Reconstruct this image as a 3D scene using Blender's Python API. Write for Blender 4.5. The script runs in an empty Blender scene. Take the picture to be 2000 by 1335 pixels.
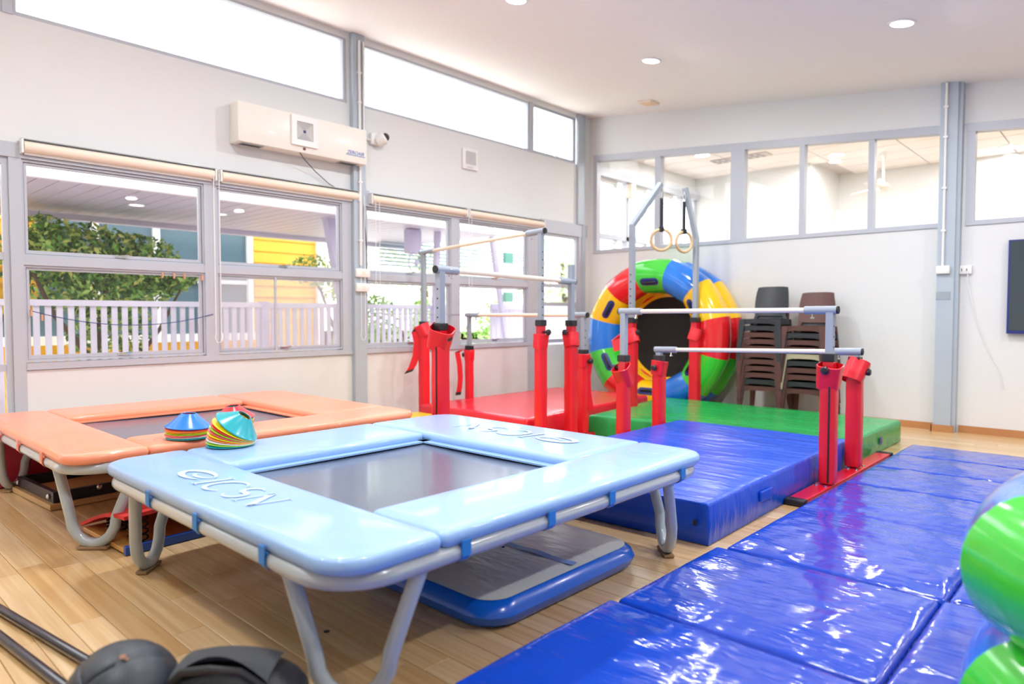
import bpy, math, random
from mathutils import Vector, Matrix, noise
random.seed(7)
S = 0.75                      # survey units -> metres
R = math.radians
scn = bpy.context.scene
col = scn.collection

# ------------------------------------------------------------------ camera, sky, exposure
cam_d = bpy.data.cameras.new('camera'); cam = bpy.data.objects.new('camera', cam_d); col.objects.link(cam)
cam.location = (0, 0, 1.4*S)
PITCH = math.atan(52.5/1332.0); YAW = math.atan(1235/1332.0*math.cos(PITCH))
cam.rotation_euler = (math.pi/2-PITCH, 0, YAW)
cam_d.sensor_width = 36; cam_d.lens = 1332.0/2000*36; cam_d.clip_start = 0.05; cam_d.clip_end = 300
cam_d.dof.use_dof = True; cam_d.dof.focus_distance = 4.6*S; cam_d.dof.aperture_fstop = 1.6
scn.camera = cam
w = bpy.data.worlds.new('overcast_sky'); scn.world = w; w.use_nodes = True
bg = w.node_tree.nodes['Background']; bg.inputs[0].default_value = (0.92, 0.96, 1.0, 1); bg.inputs[1].default_value = 4.5
scn.view_settings.view_transform = 'Standard'; scn.view_settings.look = 'None'
scn.view_settings.exposure = 0.15; scn.view_settings.gamma = 1; scn.view_settings.use_curve_mapping = False
sun_d = bpy.data.lights.new('sun', 'SUN'); sun_d.energy = 3.2; sun_d.angle = R(3); sun_d.color = (1, .95, .86)
sun = bpy.data.objects.new('sun', sun_d); col.objects.link(sun); sun.rotation_euler = (R(38), R(12), R(150)); sun.location = (-20, 0, 20)
DOWNLIGHTS = [(-4.43, 7.24), (-1.74, 7.26), (-4.58, 5.0), (-1.74, 5.0), (-4.5, 2.4), (-1.74, 2.4), (-4.5, -.2), (-1.74, -.2), (1.0, 7.26), (1.0, 5.0), (1.0, 2.4)]
LAMP_W = 46.0
BACKROOM_W = 60.0

# ------------------------------------------------------------------ helpers
def tag(o, label=None, cat=None, group=None, kind=None):
    if label: o['label'] = label
    if cat: o['category'] = cat
    if group: o['group'] = group
    if kind: o['kind'] = kind
    return o
def thing(name, label=None, cat=None, loc=(0, 0, 0), group=None, kind=None, rz=0.0):
    o = bpy.data.objects.new(name, None); col.objects.link(o); o.empty_display_size = .1
    o.location = Vector(loc)*S; o.rotation_euler = (0, 0, rz)
    return tag(o, label, cat, group, kind)
def world_loc(o):
    v = Vector((0, 0, 0))
    while o: v = v+Vector(o.location); o = o.parent
    return v
class MB:
    def __init__(s): s.v = []; s.f = []; s.m = []; s.mi = 0
    def add(s, vs, fs, M=None):
        b = len(s.v)
        s.v += [(M @ Vector(v)) if M is not None else Vector(v) for v in vs]
        s.f += [tuple(i+b for i in f) for f in fs]; s.m += [s.mi]*len(fs); return s
    def box(s, x0, x1, y0, y1, z0, z1, M=None):
        vs = [(x, y, z) for z in (z0, z1) for y in (y0, y1) for x in (x0, x1)]
        return s.add(vs, [(0, 2, 3, 1), (4, 5, 7, 6), (0, 1, 5, 4), (2, 6, 7, 3), (0, 4, 6, 2), (1, 3, 7, 5)], M)
    def bevbox(s, x0, x1, y0, y1, z0, z1, b, M=None, n=2):
        # rounded in all directions: rounded rectangle section swept in z with inset ends
        hz = [(z0, b), (z0+b*.3, b*.3), (z0+b, 0), (z1-b, 0), (z1-b*.3, b*.3), (z1, b)]
        rings = []
        for z, ins in hz:
            rings.append([(x, y, z) for x, y in rrect(x0+ins, x1-ins, y0+ins, y1-ins, max(b-ins*.5, b*.3), n)])
        return s.loft(rings, M)
    def loft(s, rings, M=None, closed=True, caps=True):
        n = len(rings[0]); vs = [p for r in rings for p in r]; fs = []
        for i in range(len(rings)-1):
            for j in range(n if closed else n-1):
                a = i*n+j; b2 = i*n+(j+1) % n
                fs.append((a, b2, b2+n, a+n))
        if caps and closed:
            fs.append(tuple(reversed(range(n)))); fs.append(tuple((len(rings)-1)*n+j for j in range(n)))
        return s.add(vs, fs, M)
    def tube(s, pts, r, seg=10, M=None, closed=False, caps=True):
        pts = [Vector(p) for p in pts]; n = len(pts)
        rs = r if isinstance(r, (list, tuple)) else [r]*n
        rings = []; up = None
        for i, p in enumerate(pts):
            if closed: d = pts[(i+1) % n]-pts[i-1]
            else: d = pts[min(i+1, n-1)]-pts[max(i-1, 0)]
            d.normalize()
            if up is None:
                up = Vector((0, 0, 1)) if abs(d.z) < .9 else Vector((1, 0, 0))
            a = up-d*up.dot(d)
            if a.length < 1e-6: a = d.orthogonal()
            a.normalize(); b = d.cross(a); up = a
            rings.append([p+(a*math.cos(t)+b*math.sin(t))*rs[i] for t in [2*math.pi*k/seg for k in range(seg)]])
        if closed:
            rings.append(rings[0]); return s.loft(rings, M, caps=False)
        return s.loft(rings, M, caps=caps)
    def sqtube(s, pts, w, M=None, d=None):
        # square section bar through points (mitred)
        pts = [Vector(p) for p in pts]; n = len(pts); d = d or w; rings = []; up = None
        for i, p in enumerate(pts):
            d1 = (pts[i]-pts[i-1]).normalized() if i else None
            d2 = (pts[i+1]-pts[i]).normalized() if i < n-1 else None
            dd = (d1 or d2) if (d1 is None or d2 is None) else (d1+d2).normalized()
            if up is None: up = Vector((1, 0, 0)) if abs(dd.x) < .9 else Vector((0, 1, 0))
            a = (up-dd*up.dot(dd)).normalized(); b = dd.cross(a)
            k = 1.0
            if d1 and d2: k = 1/max(.5, math.cos(d1.angle(d2)/2))
            rings.append([p+a*(sx*w/2)+b*(sy*d/2*k) for sx, sy in ((-1, -1), (1, -1), (1, 1), (-1, 1))])
        return s.loft(rings, M)
    def lathe(s, prof, seg=24, M=None, caps=False):
        rings = [[(r*math.cos(2*math.pi*k/seg), r*math.sin(2*math.pi*k/seg), z) for k in range(seg)] for r, z in prof]
        return s.loft(rings, M, caps=caps)
    def disc(s, c, nrm, r, seg=16):
        c = Vector(c); nrm = Vector(nrm).normalized(); a = nrm.orthogonal().normalized(); b = nrm.cross(a)
        return s.add([c+(a*math.cos(2*math.pi*k/seg)+b*math.sin(2*math.pi*k/seg))*r for k in range(seg)], [tuple(range(seg))])
    def grid(s, P, nu, nv, M=None, flip=False):
        vs = [P(i, j) for i in range(nu) for j in range(nv)]; fs = []
        for i in range(nu-1):
            for j in range(nv-1):
                a = i*nv+j; f = (a, a+nv, a+nv+1, a+1); fs.append(f[::-1] if flip else f)
        return s.add(vs, fs, M)
    def ribbon(s, pts, ws, z):
        # flat calligraphic stroke in the XY plane
        pts = [Vector((p[0], p[1], 0)) for p in pts]; L = []
        for i, p in enumerate(pts):
            d = (pts[min(i+1, len(pts)-1)]-pts[max(i-1, 0)]).normalized(); n = Vector((-d.y, d.x, 0))
            L.append(p+n*ws[i]/2); L.append(p-n*ws[i]/2)
        fs = [(2*i, 2*i+1, 2*i+3, 2*i+2) for i in range(len(pts)-1)]
        return s.add([(p.x, p.y, z) for p in L], fs)
    def build(s, name, mat, parent=None, smooth=False, loc=None, kind=None, label=None, angle=35, scale=True):
        k = S if scale else 1.0
        off = world_loc(parent) if parent is not None else Vector((0, 0, 0))
        if loc is not None: off = Vector(loc)*k
        me = bpy.data.meshes.new(name)
        me.from_pydata([tuple(Vector(v)*k-off) for v in s.v], [], s.f)
        mats = mat if isinstance(mat, (list, tuple)) else [mat]
        for m in mats: me.materials.append(m)
        if len(mats) > 1: me.polygons.foreach_set('material_index', s.m)
        if smooth:
            me.polygons.foreach_set('use_smooth', [True]*len(me.polygons))
            me.set_sharp_from_angle(angle=R(angle))
        me.update()
        o = bpy.data.objects.new(name, me); col.objects.link(o)
        if parent is not None: o.parent = parent
        elif loc is not None: o.location = off
        if kind: o['kind'] = kind
        if label: o['label'] = label
        return o
def rrect(x0, x1, y0, y1, r, n=3):
    out = []
    r = min(r, (x1-x0)/2-1e-4, (y1-y0)/2-1e-4)
    for cx, cy, a0 in ((x1-r, y1-r, 0), (x0+r, y1-r, 90), (x0+r, y0+r, 180), (x1-r, y0+r, 270)):
        for k in range(n+1):
            a = R(a0+90*k/n); out.append((cx+r*math.cos(a), cy+r*math.sin(a)))
    return out
def copy_tree(o, parent=None):
    c = o.copy(); col.objects.link(c); c.parent = parent
    for ch in list(o.children): copy_tree(ch, c)
    return c
def place(o, loc, rz=0.0, rot=None):
    o.location = Vector(loc)*S; o.rotation_euler = rot if rot else (0, 0, rz)
def T(x, y, z): return Matrix.Translation((x, y, z))
def RX(a): return Matrix.Rotation(R(a), 4, 'X')
def RY(a): return Matrix.Rotation(R(a), 4, 'Y')
def RZ(a): return Matrix.Rotation(R(a), 4, 'Z')

# ------------------------------------------------------------------ materials
def hexc(c):
    if isinstance(c, str):
        v = [int(c[i:i+2], 16)/255 for i in (0, 2, 4)]
        return tuple((x/12.92 if x <= .04045 else ((x+.055)/1.055)**2.4) for x in v)
    return c
def mat(name, c, rough=.5, metal=0.0, spec=.5, var=0.0, vscale=6.0, bump=0.0, bscale=40.0, stretch=(1, 1, 1), emit=0, coat=0.0, bdist=.01, sheen=0):
    m = bpy.data.materials.new(name); m.use_nodes = True; nt = m.node_tree; b = nt.nodes['Principled BSDF']
    c = hexc(c)
    b.inputs['Base Color'].default_value = (*c, 1); b.inputs['Roughness'].default_value = rough
    b.inputs['Metallic'].default_value = metal; b.inputs['Specular IOR Level'].default_value = spec
    b.inputs['Coat Weight'].default_value = coat; b.inputs['Coat Roughness'].default_value = .08
    if emit:
        b.inputs['Emission Color'].default_value = (*c, 1); b.inputs['Emission Strength'].default_value = emit
    tc = nt.nodes.new('ShaderNodeTexCoord'); mp = nt.nodes.new('ShaderNodeMapping'); mp.inputs['Scale'].default_value = stretch
    nt.links.new(tc.outputs['Object'], mp.inputs['Vector'])
    if var == 0: var = .025
    n = nt.nodes.new('ShaderNodeTexNoise'); n.inputs['Scale'].default_value = vscale; n.inputs['Detail'].default_value = 4
    nt.links.new(mp.outputs[0], n.inputs['Vector'])
    mx = nt.nodes.new('ShaderNodeMix'); mx.data_type = 'RGBA'
    mx.inputs[6].default_value = (*[x*(1-var) for x in c], 1); mx.inputs[7].default_value = (*[min(1, x*(1+var)) for x in c], 1)
    nt.links.new(n.outputs['Fac'], mx.inputs[0]); nt.links.new(mx.outputs[2], b.inputs['Base Color'])
    if bump:
        n2 = nt.nodes.new('ShaderNodeTexNoise'); n2.inputs['Scale'].default_value = bscale; n2.inputs['Detail'].default_value = 3
        nt.links.new(mp.outputs[0], n2.inputs['Vector'])
        bp = nt.nodes.new('ShaderNodeBump'); bp.inputs['Strength'].default_value = bump; bp.inputs['Distance'].default_value = bdist
        nt.links.new(n2.outputs['Fac'], bp.inputs['Height']); nt.links.new(bp.outputs[0], b.inputs['Normal'])
    return m
def wood(name, c1, c2, rough=.3, along='X', coat=.45):
    m = bpy.data.materials.new(name); m.use_nodes = True; nt = m.node_tree; b = nt.nodes['Principled BSDF']
    c1, c2 = hexc(c1), hexc(c2)
    tc = nt.nodes.new('ShaderNodeTexCoord'); mp = nt.nodes.new('ShaderNodeMapping')
    mp.inputs['Scale'].default_value = (1, 34, 1) if along == 'X' else (34, 1, 1)
    nt.links.new(tc.outputs['Object'], mp.inputs['Vector'])
    oi = nt.nodes.new('ShaderNodeObjectInfo')
    n = nt.nodes.new('ShaderNodeTexNoise'); n.noise_dimensions = '4D'; n.inputs['Scale'].default_value = 1.4; n.inputs['Detail'].default_value = 5
    ml = nt.nodes.new('ShaderNodeMath'); ml.operation = 'MULTIPLY'; ml.inputs[1].default_value = 20
    nt.links.new(oi.outputs['Random'], ml.inputs[0]); nt.links.new(ml.outputs[0], n.inputs['W'])
    nt.links.new(mp.outputs[0], n.inputs['Vector'])
    rp = nt.nodes.new('ShaderNodeValToRGB'); rp.color_ramp.elements[0].position = .3; rp.color_ramp.elements[1].position = .7
    rp.color_ramp.elements[0].color = (*c1, 1); rp.color_ramp.elements[1].color = (*c2, 1)
    nt.links.new(n.outputs['Fac'], rp.inputs[0]); nt.links.new(rp.outputs[0], b.inputs['Base Color'])
    b.inputs['Roughness'].default_value = rough; b.inputs['Coat Weight'].default_value = coat; b.inputs['Coat Roughness'].default_value = .15
    bp = nt.nodes.new('ShaderNodeBump'); bp.inputs['Strength'].default_value = .08; bp.inputs['Distance'].default_value = .002
    nt.links.new(n.outputs['Fac'], bp.inputs['Height']); nt.links.new(bp.outputs[0], b.inputs['Normal'])
    return m
def glass(name, tint=(1, 1, 1), refl=.06, haze=0.0):
    m = bpy.data.materials.new(name); m.use_nodes = True; nt = m.node_tree; nt.nodes.clear()
    out = nt.nodes.new('ShaderNodeOutputMaterial'); tr = nt.nodes.new('ShaderNodeBsdfTransparent'); gl = nt.nodes.new('ShaderNodeBsdfGlossy')
    tr.inputs[0].default_value = (*tint, 1); gl.inputs['Roughness'].default_value = .01
    lw = nt.nodes.new('ShaderNodeLayerWeight'); lw.inputs[0].default_value = .5
    pw = nt.nodes.new('ShaderNodeMath'); pw.operation = 'POWER'; pw.inputs[1].default_value = 5
    ma = nt.nodes.new('ShaderNodeMath'); ma.operation = 'MULTIPLY_ADD'; ma.inputs[1].default_value = .9; ma.inputs[2].default_value = .03; ma.use_clamp = True
    nt.links.new(lw.outputs['Facing'], pw.inputs[0]); nt.links.new(pw.outputs[0], ma.inputs[0])
    mx = nt.nodes.new('ShaderNodeMixShader'); nt.links.new(ma.outputs[0], mx.inputs[0]); nt.links.new(tr.outputs[0], mx.inputs[1]); nt.links.new(gl.outputs[0], mx.inputs[2])
    last = mx
    if haze:
        df = nt.nodes.new('ShaderNodeBsdfDiffuse'); df.inputs[0].default_value = (.95, .95, .97, 1)
        m2 = nt.nodes.new('ShaderNodeMixShader'); m2.inputs[0].default_value = haze
        nt.links.new(mx.outputs[0], m2.inputs[1]); nt.links.new(df.outputs[0], m2.inputs[2]); last = m2
    nt.links.new(last.outputs[0], out.inputs['Surface']); return m
def emis(name, c, s):
    m = bpy.data.materials.new(name); m.use_nodes = True; nt = m.node_tree; nt.nodes.clear()
    out = nt.nodes.new('ShaderNodeOutputMaterial'); e = nt.nodes.new('ShaderNodeEmission'); e.inputs[0].default_value = (*c, 1); e.inputs[1].default_value = s
    nt.links.new(e.outputs[0], out.inputs[0]); return m
M_wall = mat('wall_paint', 'e1e3e3', .6, var=.01)
M_ceil = mat('ceiling_paint', 'fbf8f4', .7, var=.01)
M_alu = mat('grey_painted_frame', 'bcc1cb', .4, var=.03)
M_steelcol = mat('grey_column_paint', 'b3bfca', .45, var=.04)
M_white = mat('white_plastic', 'efefec', .4)
M_cream = mat('cream_fabric', 'f3e6d4', .7, var=.03)
M_glass = glass('window_glass')
M_screen = glass('insect_screen', (.92, .92, .95), haze=.22)
M_base = wood('skirting_wood', 'b0794a', 'c98f5c', .4)
FLOORS = [wood('floor_bamboo_a', 'c99f68', 'e3c391', .28), wood('floor_bamboo_b', 'cda570', 'e6c99a', .28), wood('floor_bamboo_c', 'c59a62', 'dfbd88', .28), wood('floor_bamboo_d', 'd0a975', 'e9cea0', .28)]
M_floorgap = mat('floor_gap', 'a5805a', .6)
M_blackrub = mat('black_rubber', '1b1c1f', .55)
M_blackplas = mat('black_plastic', '222327', .35)
M_tube = mat('grey_powder_coated_tube', 'b3bcc0', .22, spec=.6, coat=.4)
M_tube2 = mat('grey_square_tube', '9ba6b3', .35, coat=.2)
M_bluepad = mat('sky_blue_vinyl', '93bbea', .36, coat=.35, var=.04, vscale=3, bump=.25, bscale=9, bdist=.02)
M_bluestrap = mat('blue_strap', '2f86d2', .5)
M_orpad = mat('orange_vinyl', 'ff9c78', .36, coat=.35, var=.04, vscale=3, bump=.25, bscale=9, bdist=.02)
M_orstrap = mat('orange_strap', 'ff8f70', .5)
M_bed = mat('trampoline_bed', '4c5a74', .25, spec=1.0, coat=.3, var=.1, vscale=60, stretch=(1, 8, 1), bump=.1, bscale=220, bdist=.002)
M_logo = mat('faded_white_print', 'bcdaf3', .45)
M_red = mat('red_vinyl', 'e51f30', .33, var=.06, vscale=4, bump=.3, bscale=7, bdist=.015)
M_redmat = mat('red_mat_vinyl', 'e22b3c', .22, var=.04, bump=.25, bscale=4, bdist=.02)
M_yelmat = mat('yellow_mat_vinyl', 'f7cf2e', .3, var=.04)
M_greenmat = mat('green_mat_vinyl', '1fa452', .24, var=.05, bump=.35, bscale=4, bdist=.03, stretch=(1, 2.4, 1))
M_bluemat = mat('royal_blue_mat_vinyl', '1050ce', .3, var=.05, bump=.4, bscale=5, bdist=.03, stretch=(.8, 3.2, 1))
M_fold = mat('folding_mat_vinyl', '1144bc', .13, var=.04, bump=.55, bscale=6, bdist=.02, stretch=(.7, 2.6, 1), coat=.3)
M_redsteel = mat('red_painted_steel', 'd8122a', .3, coat=.3)
M_barwood = mat('pale_bar', 'efe6d2', .4, var=.03, stretch=(.3, 8, 8))
M_chrome = mat('chrome', 'd8dade', .15, metal=1)
M_ringwood = mat('pale_beech', 'd9b98d', .4, var=.08, vscale=14)
M_strapblk = mat('black_webbing', '20242b', .8)
M_inf = {k: mat('inflatable_'+n, c, .14, var=.03, bump=.12, bscale=5, bdist=.03, coat=.6) for k, n, c in (('R', 'red', 'e8232b'), ('G', 'green', '3fce3a'), ('B', 'blue', '1f7fe8'), ('Y', 'yellow', 'ffc90e'))}
M_grip = mat('navy_handle_patch', '1d2f78', .4)
M_discblk = mat('black_mesh_disc', '1a1b1c', .8)
M_chbrown = mat('brown_moulded_plastic', '5c3a35', .42, var=.05)
M_chblack = mat('charcoal_moulded_plastic', '2b3136', .38, var=.05)
M_chbeige = mat('beige_moulded_plastic', 'b7ab90', .42)
M_screenblk = mat('television_screen', '38474f', .12, coat=.5)
M_navy = mat('navy_edge', '25327e', .4)
M_grey = mat('air_mat_grey', 'd2d4d1', .3, var=.05, bump=.3, bscale=5, bdist=.02, stretch=(1, 3, 1))
M_airblue = mat('air_mat_blue', '0a62d4', .22, coat=.1, bump=.2, bscale=6, bdist=.01)
M_blueprint = mat('blue_print_line', '5f95dc', .4)
M_clap = mat('yellow_clapboard', 'f2b733', .6, var=.05)
M_far_dark = mat('dark_pane', '56717f', .15)
M_fence = mat('white_fence_paint', 'e2dbea', .6)
M_soffit = mat('lavender_soffit_board', 'd3cadf', .5, var=.05)
M_lav = mat('lavender_steel', 'cfc7e2', .5)
M_trunk = mat('bark', '5d4a3f', .9, var=.3, vscale=20)
LEAF = [mat('leaf_dark', '3f7036', .45, var=.2), mat('leaf_mid', '78b048', .45, var=.2), mat('leaf_light', 'b9dc74', .5, var=.2), mat('leaf_yellow', 'd9df7a', .5), mat('leaf_pale', 'd2e6b4', .5), mat('leaf_overexposed', 'e4efd8', .5)]  # the two palest tones paint overexposed outdoor glare into the leaf colour
M_concrete = mat('deck_concrete', 'e2ded9', .9, var=.08)
M_tile = mat('ceiling_tile_board', 'f3eeee', .8, var=.02)
M_tgrid = mat('ceiling_grid_metal', 'cfcaca', .5)
M_brown = mat('brown_carton', '9c7b5a', .8)
M_unit = mat('ivory_enamel', 'efede3', .35, coat=.2)

# ------------------------------------------------------------------ setting: floor
fl = thing('floor', kind='structure')
m = MB(); m.box(-7.2, 7, -6, 9.75, -.12, -.018); m.build('subfloor', M_floorgap, fl)
random.seed(3); near = []; stuffm = MB(); nplank = 0; PW = .14
y = -6.0; far_m = []
while y < 9.7:
    x = -7.2-random.random()*1.2
    while x < 7:
        L = random.choice((1.0, 1.25, 1.5, 1.75)); x1 = min(x+L, 7); x0 = max(x, -7.2)
        if x1 > -7.2:
            isnear = (-7.2 < x1 and x0 < -1.7 and .3 < y < 3.75) or (x0 > -2.6 and x1 < .5 and 8.2 < y < 9.6 and (8.8 < y or x0 > -2.2))
            g = .0013
            p = MB() if isnear else stuffm
            if not isnear: p.mi = random.randrange(4)
            p.add([(x0+g, y+g, -.02), (x1-g, y+g, -.02), (x1-g, y+PW-g, -.02), (x0+g, y+PW-g, -.02), (x0+g, y+g, -.0015), (x1-g, y+g, -.0015), (x1-g, y+PW-g, -.0015), (x0+g, y+PW-g, -.0015),
                   (x0+2.4*g, y+2.4*g, 0), (x1-2.4*g, y+2.4*g, 0), (x1-2.4*g, y+PW-2.4*g, 0), (x0+2.4*g, y+PW-2.4*g, 0)],
                  [(8, 9, 10, 11)]+[(a, (a+1) % 4, (a+1) % 4+4, a+4) for a in range(4)]+[(a+4, (a+1) % 4+4, (a+1) % 4+8, a+8) for a in range(4)])
            if isnear and nplank < 290:
                p.build('plank', random.choice(FLOORS), fl); nplank += 1
            elif isnear: stuffm.mi = 1; stuffm.add(p.v, p.f)
        x += L
    y += PW
stuffm.build('far_planks', FLOORS, fl, kind='stuff')
m = MB(); m.lathe([(0.0001, .001), (.012, .001), (.014, 0)], 12, T(-2.62, 1.62, .001)); m.build('floor_socket_cap', M_blackplas, fl)

# ------------------------------------------------------------------ setting: walls
XL, YB = -7.065, 9.6
def ceil_z(x): return 4.77-.119*(x+7.065)
wl = thing('wall_left', kind='structure')
m = MB()
XO = XL-.12
def wbox(y0, y1, z0, z1): m.box(XO, XL, y0, y1, z0, z1)
wbox(1.46, 9.34, -.02, .92); wbox(-6, 9.34, 2.86, 3.93); wbox(-6, -.9, -.02, 2.86)
wbox(-6, 9.34, 4.69, 4.86); wbox(9.34, 9.6, -.02, 4.86)
wbox(4.72, 4.93, 3.93, 4.69)
m.build('plaster', M_wall, wl)
# grey header band and sill, mullion posts
m = MB(); m.box(XL-.1, XL+.018, -.9, 9.5, 2.735, 2.86); m.box(XL-.1, XL+.02, 4.78, 5.02, 2.735, 2.93); m.box(XL-.1, XL+.02, 8.29, 9.5, 2.72, 2.93)
m.build('window_header', M_alu, wl)
m = MB(); m.box(XL-.1, XL+.02, 1.46, 4.77, .925, .985); m.box(XL-.1, XL+.02, 4.93, 8.2, .925, .985); m.build('window_sill', M_alu, wl)
for y0, y1, z0, z1 in ((1.37, 1.46, 0, 2.75), (3.0, 3.125, .98, 2.75), (4.63, 4.76, .98, 2.75), (6.38, 6.53, .98, 2.75), (7.98, 8.22, .0, 2.75), (9.28, 9.36, 0, 2.75), (1.36, 1.43, 3.93, 4.7), (8.02, 8.11, 3.93, 4.7), (4.93, 4.97, .98, 2.75)):
    m = MB(); m.box(XL-.09, XL+.012, y0, y1, z0, z1); m.build('mullion', M_alu, wl)
def window(nm, y0, y1, z0, z1, latch=True, screen=False, fw=.02, dark=True, sash_in=True, fixed=False):
    w_ = thing(nm, kind='structure', loc=(XL, (y0+y1)/2, z0))
    m = MB()
    for a in ((y0, y0+fw*.8, z0, z1), (y1-fw*.8, y1, z0, z1), (y0+fw*.8, y1-fw*.8, z0, z0+fw), (y0+fw*.8, y1-fw*.8, z1-fw, z1)): m.box(XL-.075, XL-.005, *a)
    m.build('frame', M_alu, w_)
    if not fixed:
        m = MB(); a0, a1, b0, b1 = y0+fw*.8+.006, y1-fw*.8-.006, z0+fw+.004, z1-fw-.004; t = .03
        for a in ((a0, a0+t*.7, b0, b1), (a1-t*.7, a1, b0, b1), (a0+t*.7, a1-t*.7, b0, b0+t), (a0+t*.7, a1-t*.7, b1-t*.6, b1)): m.box(XL-.06, XL-.022, *a)
        m.build('sash', M_alu, w_)
        m = MB(); m.box(XL-.044, XL-.040, a0+t*.7, a1-t*.7, b0+t, b1-t*.6); m.build('pane', M_glass, w_)
        if latch:
            m = MB(); yc = (y0+y1)/2; m.box(XL-.022, XL-.008, yc-.05, yc+.05, b0+.004, b0+.026); m.sqtube([(XL-.006, yc-.03, b0+.018), (XL+.02, yc+.01, b0+.024), (XL+.024, yc+.06, b0+.03)], .014)
            m.build('latch', M_chrome, w_)
    else:
        m = MB(); m.box(XL-.044, XL-.040, y0+fw*.8, y1-fw*.8, z0+fw, z1-fw); m.build('pane', M_glass, w_)
    if screen:
        m = MB(); m.box(XL-.018, XL-.016, y0+.03, y1-.03, z0+.03, z1-.03); m.build('insect_screen', M_screen, w_)
        m = MB(); yc = (y0+y1)/2-.1; m.box(XL-.02, XL-.004, yc-.012, yc+.012, z0, z1); m.build('screen_bar', M_alu, w_)
    return w_
window('window_1', 1.46, 3.0, 1.906, 2.732); window('window_2', 3.125, 4.63, 1.906, 2.732)
window('window_3', 4.97, 6.38, 1.906, 2.732); window('window_4', 6.53, 7.98, 1.906, 2.732)
window('window_5', 1.46, 3.0, .995, 1.832); window('window_6', 3.125, 4.63, .995, 1.832, screen=True)
window('window_7', 4.97, 6.38, .995, 1.832); window('window_8', 6.53, 7.98, .995, 1.832)
window('window_9', 1.43, 4.70, 3.93, 4.70, fixed=True, fw=.035); window('window_10', 4.95, 8.02, 3.93, 4.70, fixed=True, fw=.035); window('window_11', 8.11, 9.2, 3.93, 4.70)
window('window_12', -3.0, 1.36, 3.93, 4.70, fixed=True, fw=.035)
m = MB(); m.box(XL-.09, XL+.01, 1.46, 7.98, 1.832, 1.906); m.build('transom', M_alu, wl)
# glazed doors at both ends
def gdoor(nm, y0, y1, bars, z1=2.735):
    d = thing(nm, kind='structure', loc=(XL, (y0+y1)/2, 0))
    m = MB()
    for a in ((y0, y0+.045, .0, z1), (y1-.045, y1, .0, z1), (y0+.045, y1-.045, 0, .06), (y0+.045, y1-.045, z1-.06, z1)): m.box(XL-.07, XL-.01, *a)
    m.build('door_frame', M_alu, d)
    for z in bars:
        m = MB(); m.box(XL-.065, XL-.015, y0+.045, y1-.045, z-.03, z+.03); m.build('cross_bar', M_alu, d)
    m = MB(); m.box(XL-.045, XL-.04, y0+.045, y1-.045, .06, z1-.06); m.build('pane', M_glass, d)
    return d
gdoor('door_1', -.9, 1.37, (1.9, .95)); d2 = gdoor('door_2', 8.22, 9.28, (1.88, 1.58, .98))
m = MB(); m.tube([(XL+.0, 9.1, 1.2), (XL+.05, 9.1, 1.22), (XL+.06, 9.1, 1.45), (XL+.05, 9.1, 1.68), (XL, 9.1, 1.7)], .012, 8); m.build('door_handle', M_chrome, d2, smooth=True)
# steel columns
for nm, y0, y1, z1, x1 in (('trim_1', 4.76, 4.93, 4.8, XL+.07), ('trim_2', 9.22, 9.42, 4.8, XL+.04)):
    m = MB(); m.box(XL, x1, y0, y1, 0 if nm == 'trim_1' else 2.93, z1)
    if nm == 'trim_2': m.box(XL, XL+.03, 9.36, 9.44, 0, 2.93)
    o = m.build(nm, M_steelcol, kind='structure')

wb = thing('wall_back', kind='structure')
m = MB()
def zt(x): return 4.06-.087*(x+7.065)     # top of the glazing follows the sloping ceiling
def qprism(xa, xb, zl0, zh0, zl1, zh1, y0=YB, y1=YB+.12):
    m.add([(xa, y0, zl0), (xb, y0, zl1), (xb, y0, zh1), (xa, y0, zh0), (xa, y1, zl0), (xb, y1, zl1), (xb, y1, zh1), (xa, y1, zh0)],
          [(0, 1, 2, 3), (5, 4, 7, 6), (0, 4, 5, 1), (3, 2, 6, 7), (0, 3, 7, 4), (1, 5, 6, 2)])
m.box(XL-.1, 7, YB, YB+.12, -.02, 2.46)
qprism(XL-.1, 7, zt(XL)+.06, 4.9, zt(7)+.06, 3.2)
qprism(-1.84, -1.56, 2.46, zt(-1.84)+.06, 2.46, zt(-1.56)+.06); qprism(XL-.1, -6.98, 2.46, zt(XL)+.06, 2.46, zt(-6.98)+.06)
qprism(1.6, 7, 2.46, zt(1.6)+.06, 2.46, zt(7)+.06)
m.build('plaster', M_wall, wb)
GX = [(-6.98, -6.91), (-5.78, -5.68), (-4.51, -4.30), (-3.52, -3.45), (-2.65, -2.58), (-1.86, -1.82)]
def glazing(nm, posts):
    g = thing(nm, kind='structure', loc=(posts[0][0], YB, 2.46))
    global m
    xa, xb = posts[0][0], posts[-1][1]
    m = MB(); qprism(xa, xb, zt(xa)-.03, zt(xa)+.07, zt(xb)-.03, zt(xb)+.07, YB-.015, YB+.11); m.box(xa, xb, YB-.02, YB+.11, 2.455, 2.51); m.build('frame', M_alu, g)
    for a, b in posts:
        m = MB(); qprism(a, b, 2.51, zt(a)-.02, 2.51, zt(b)-.02, YB-.01, YB+.1); m.build('mullion', M_alu, g)
    for (a0, a1), (b0, b1) in zip(posts[:-1], posts[1:]):
        m = MB(); qprism(a1, b0, 2.5, zt(a1)-.02, 2.5, zt(b0)-.02, YB+.075, YB+.079); m.build('pane', M_glass, g)
glazing('window_13', GX); glazing('window_14', [(-1.58, -1.50), (0, .08), (1.52, 1.6)])
m = MB(); m.box(-1.84, -1.66, YB-.13, YB, 0.0, 4.2); m.box(-1.66, -1.62, YB-.1, YB, 0, 4.2); m.build('trim_3', M_steelcol, kind='structure')
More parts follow.
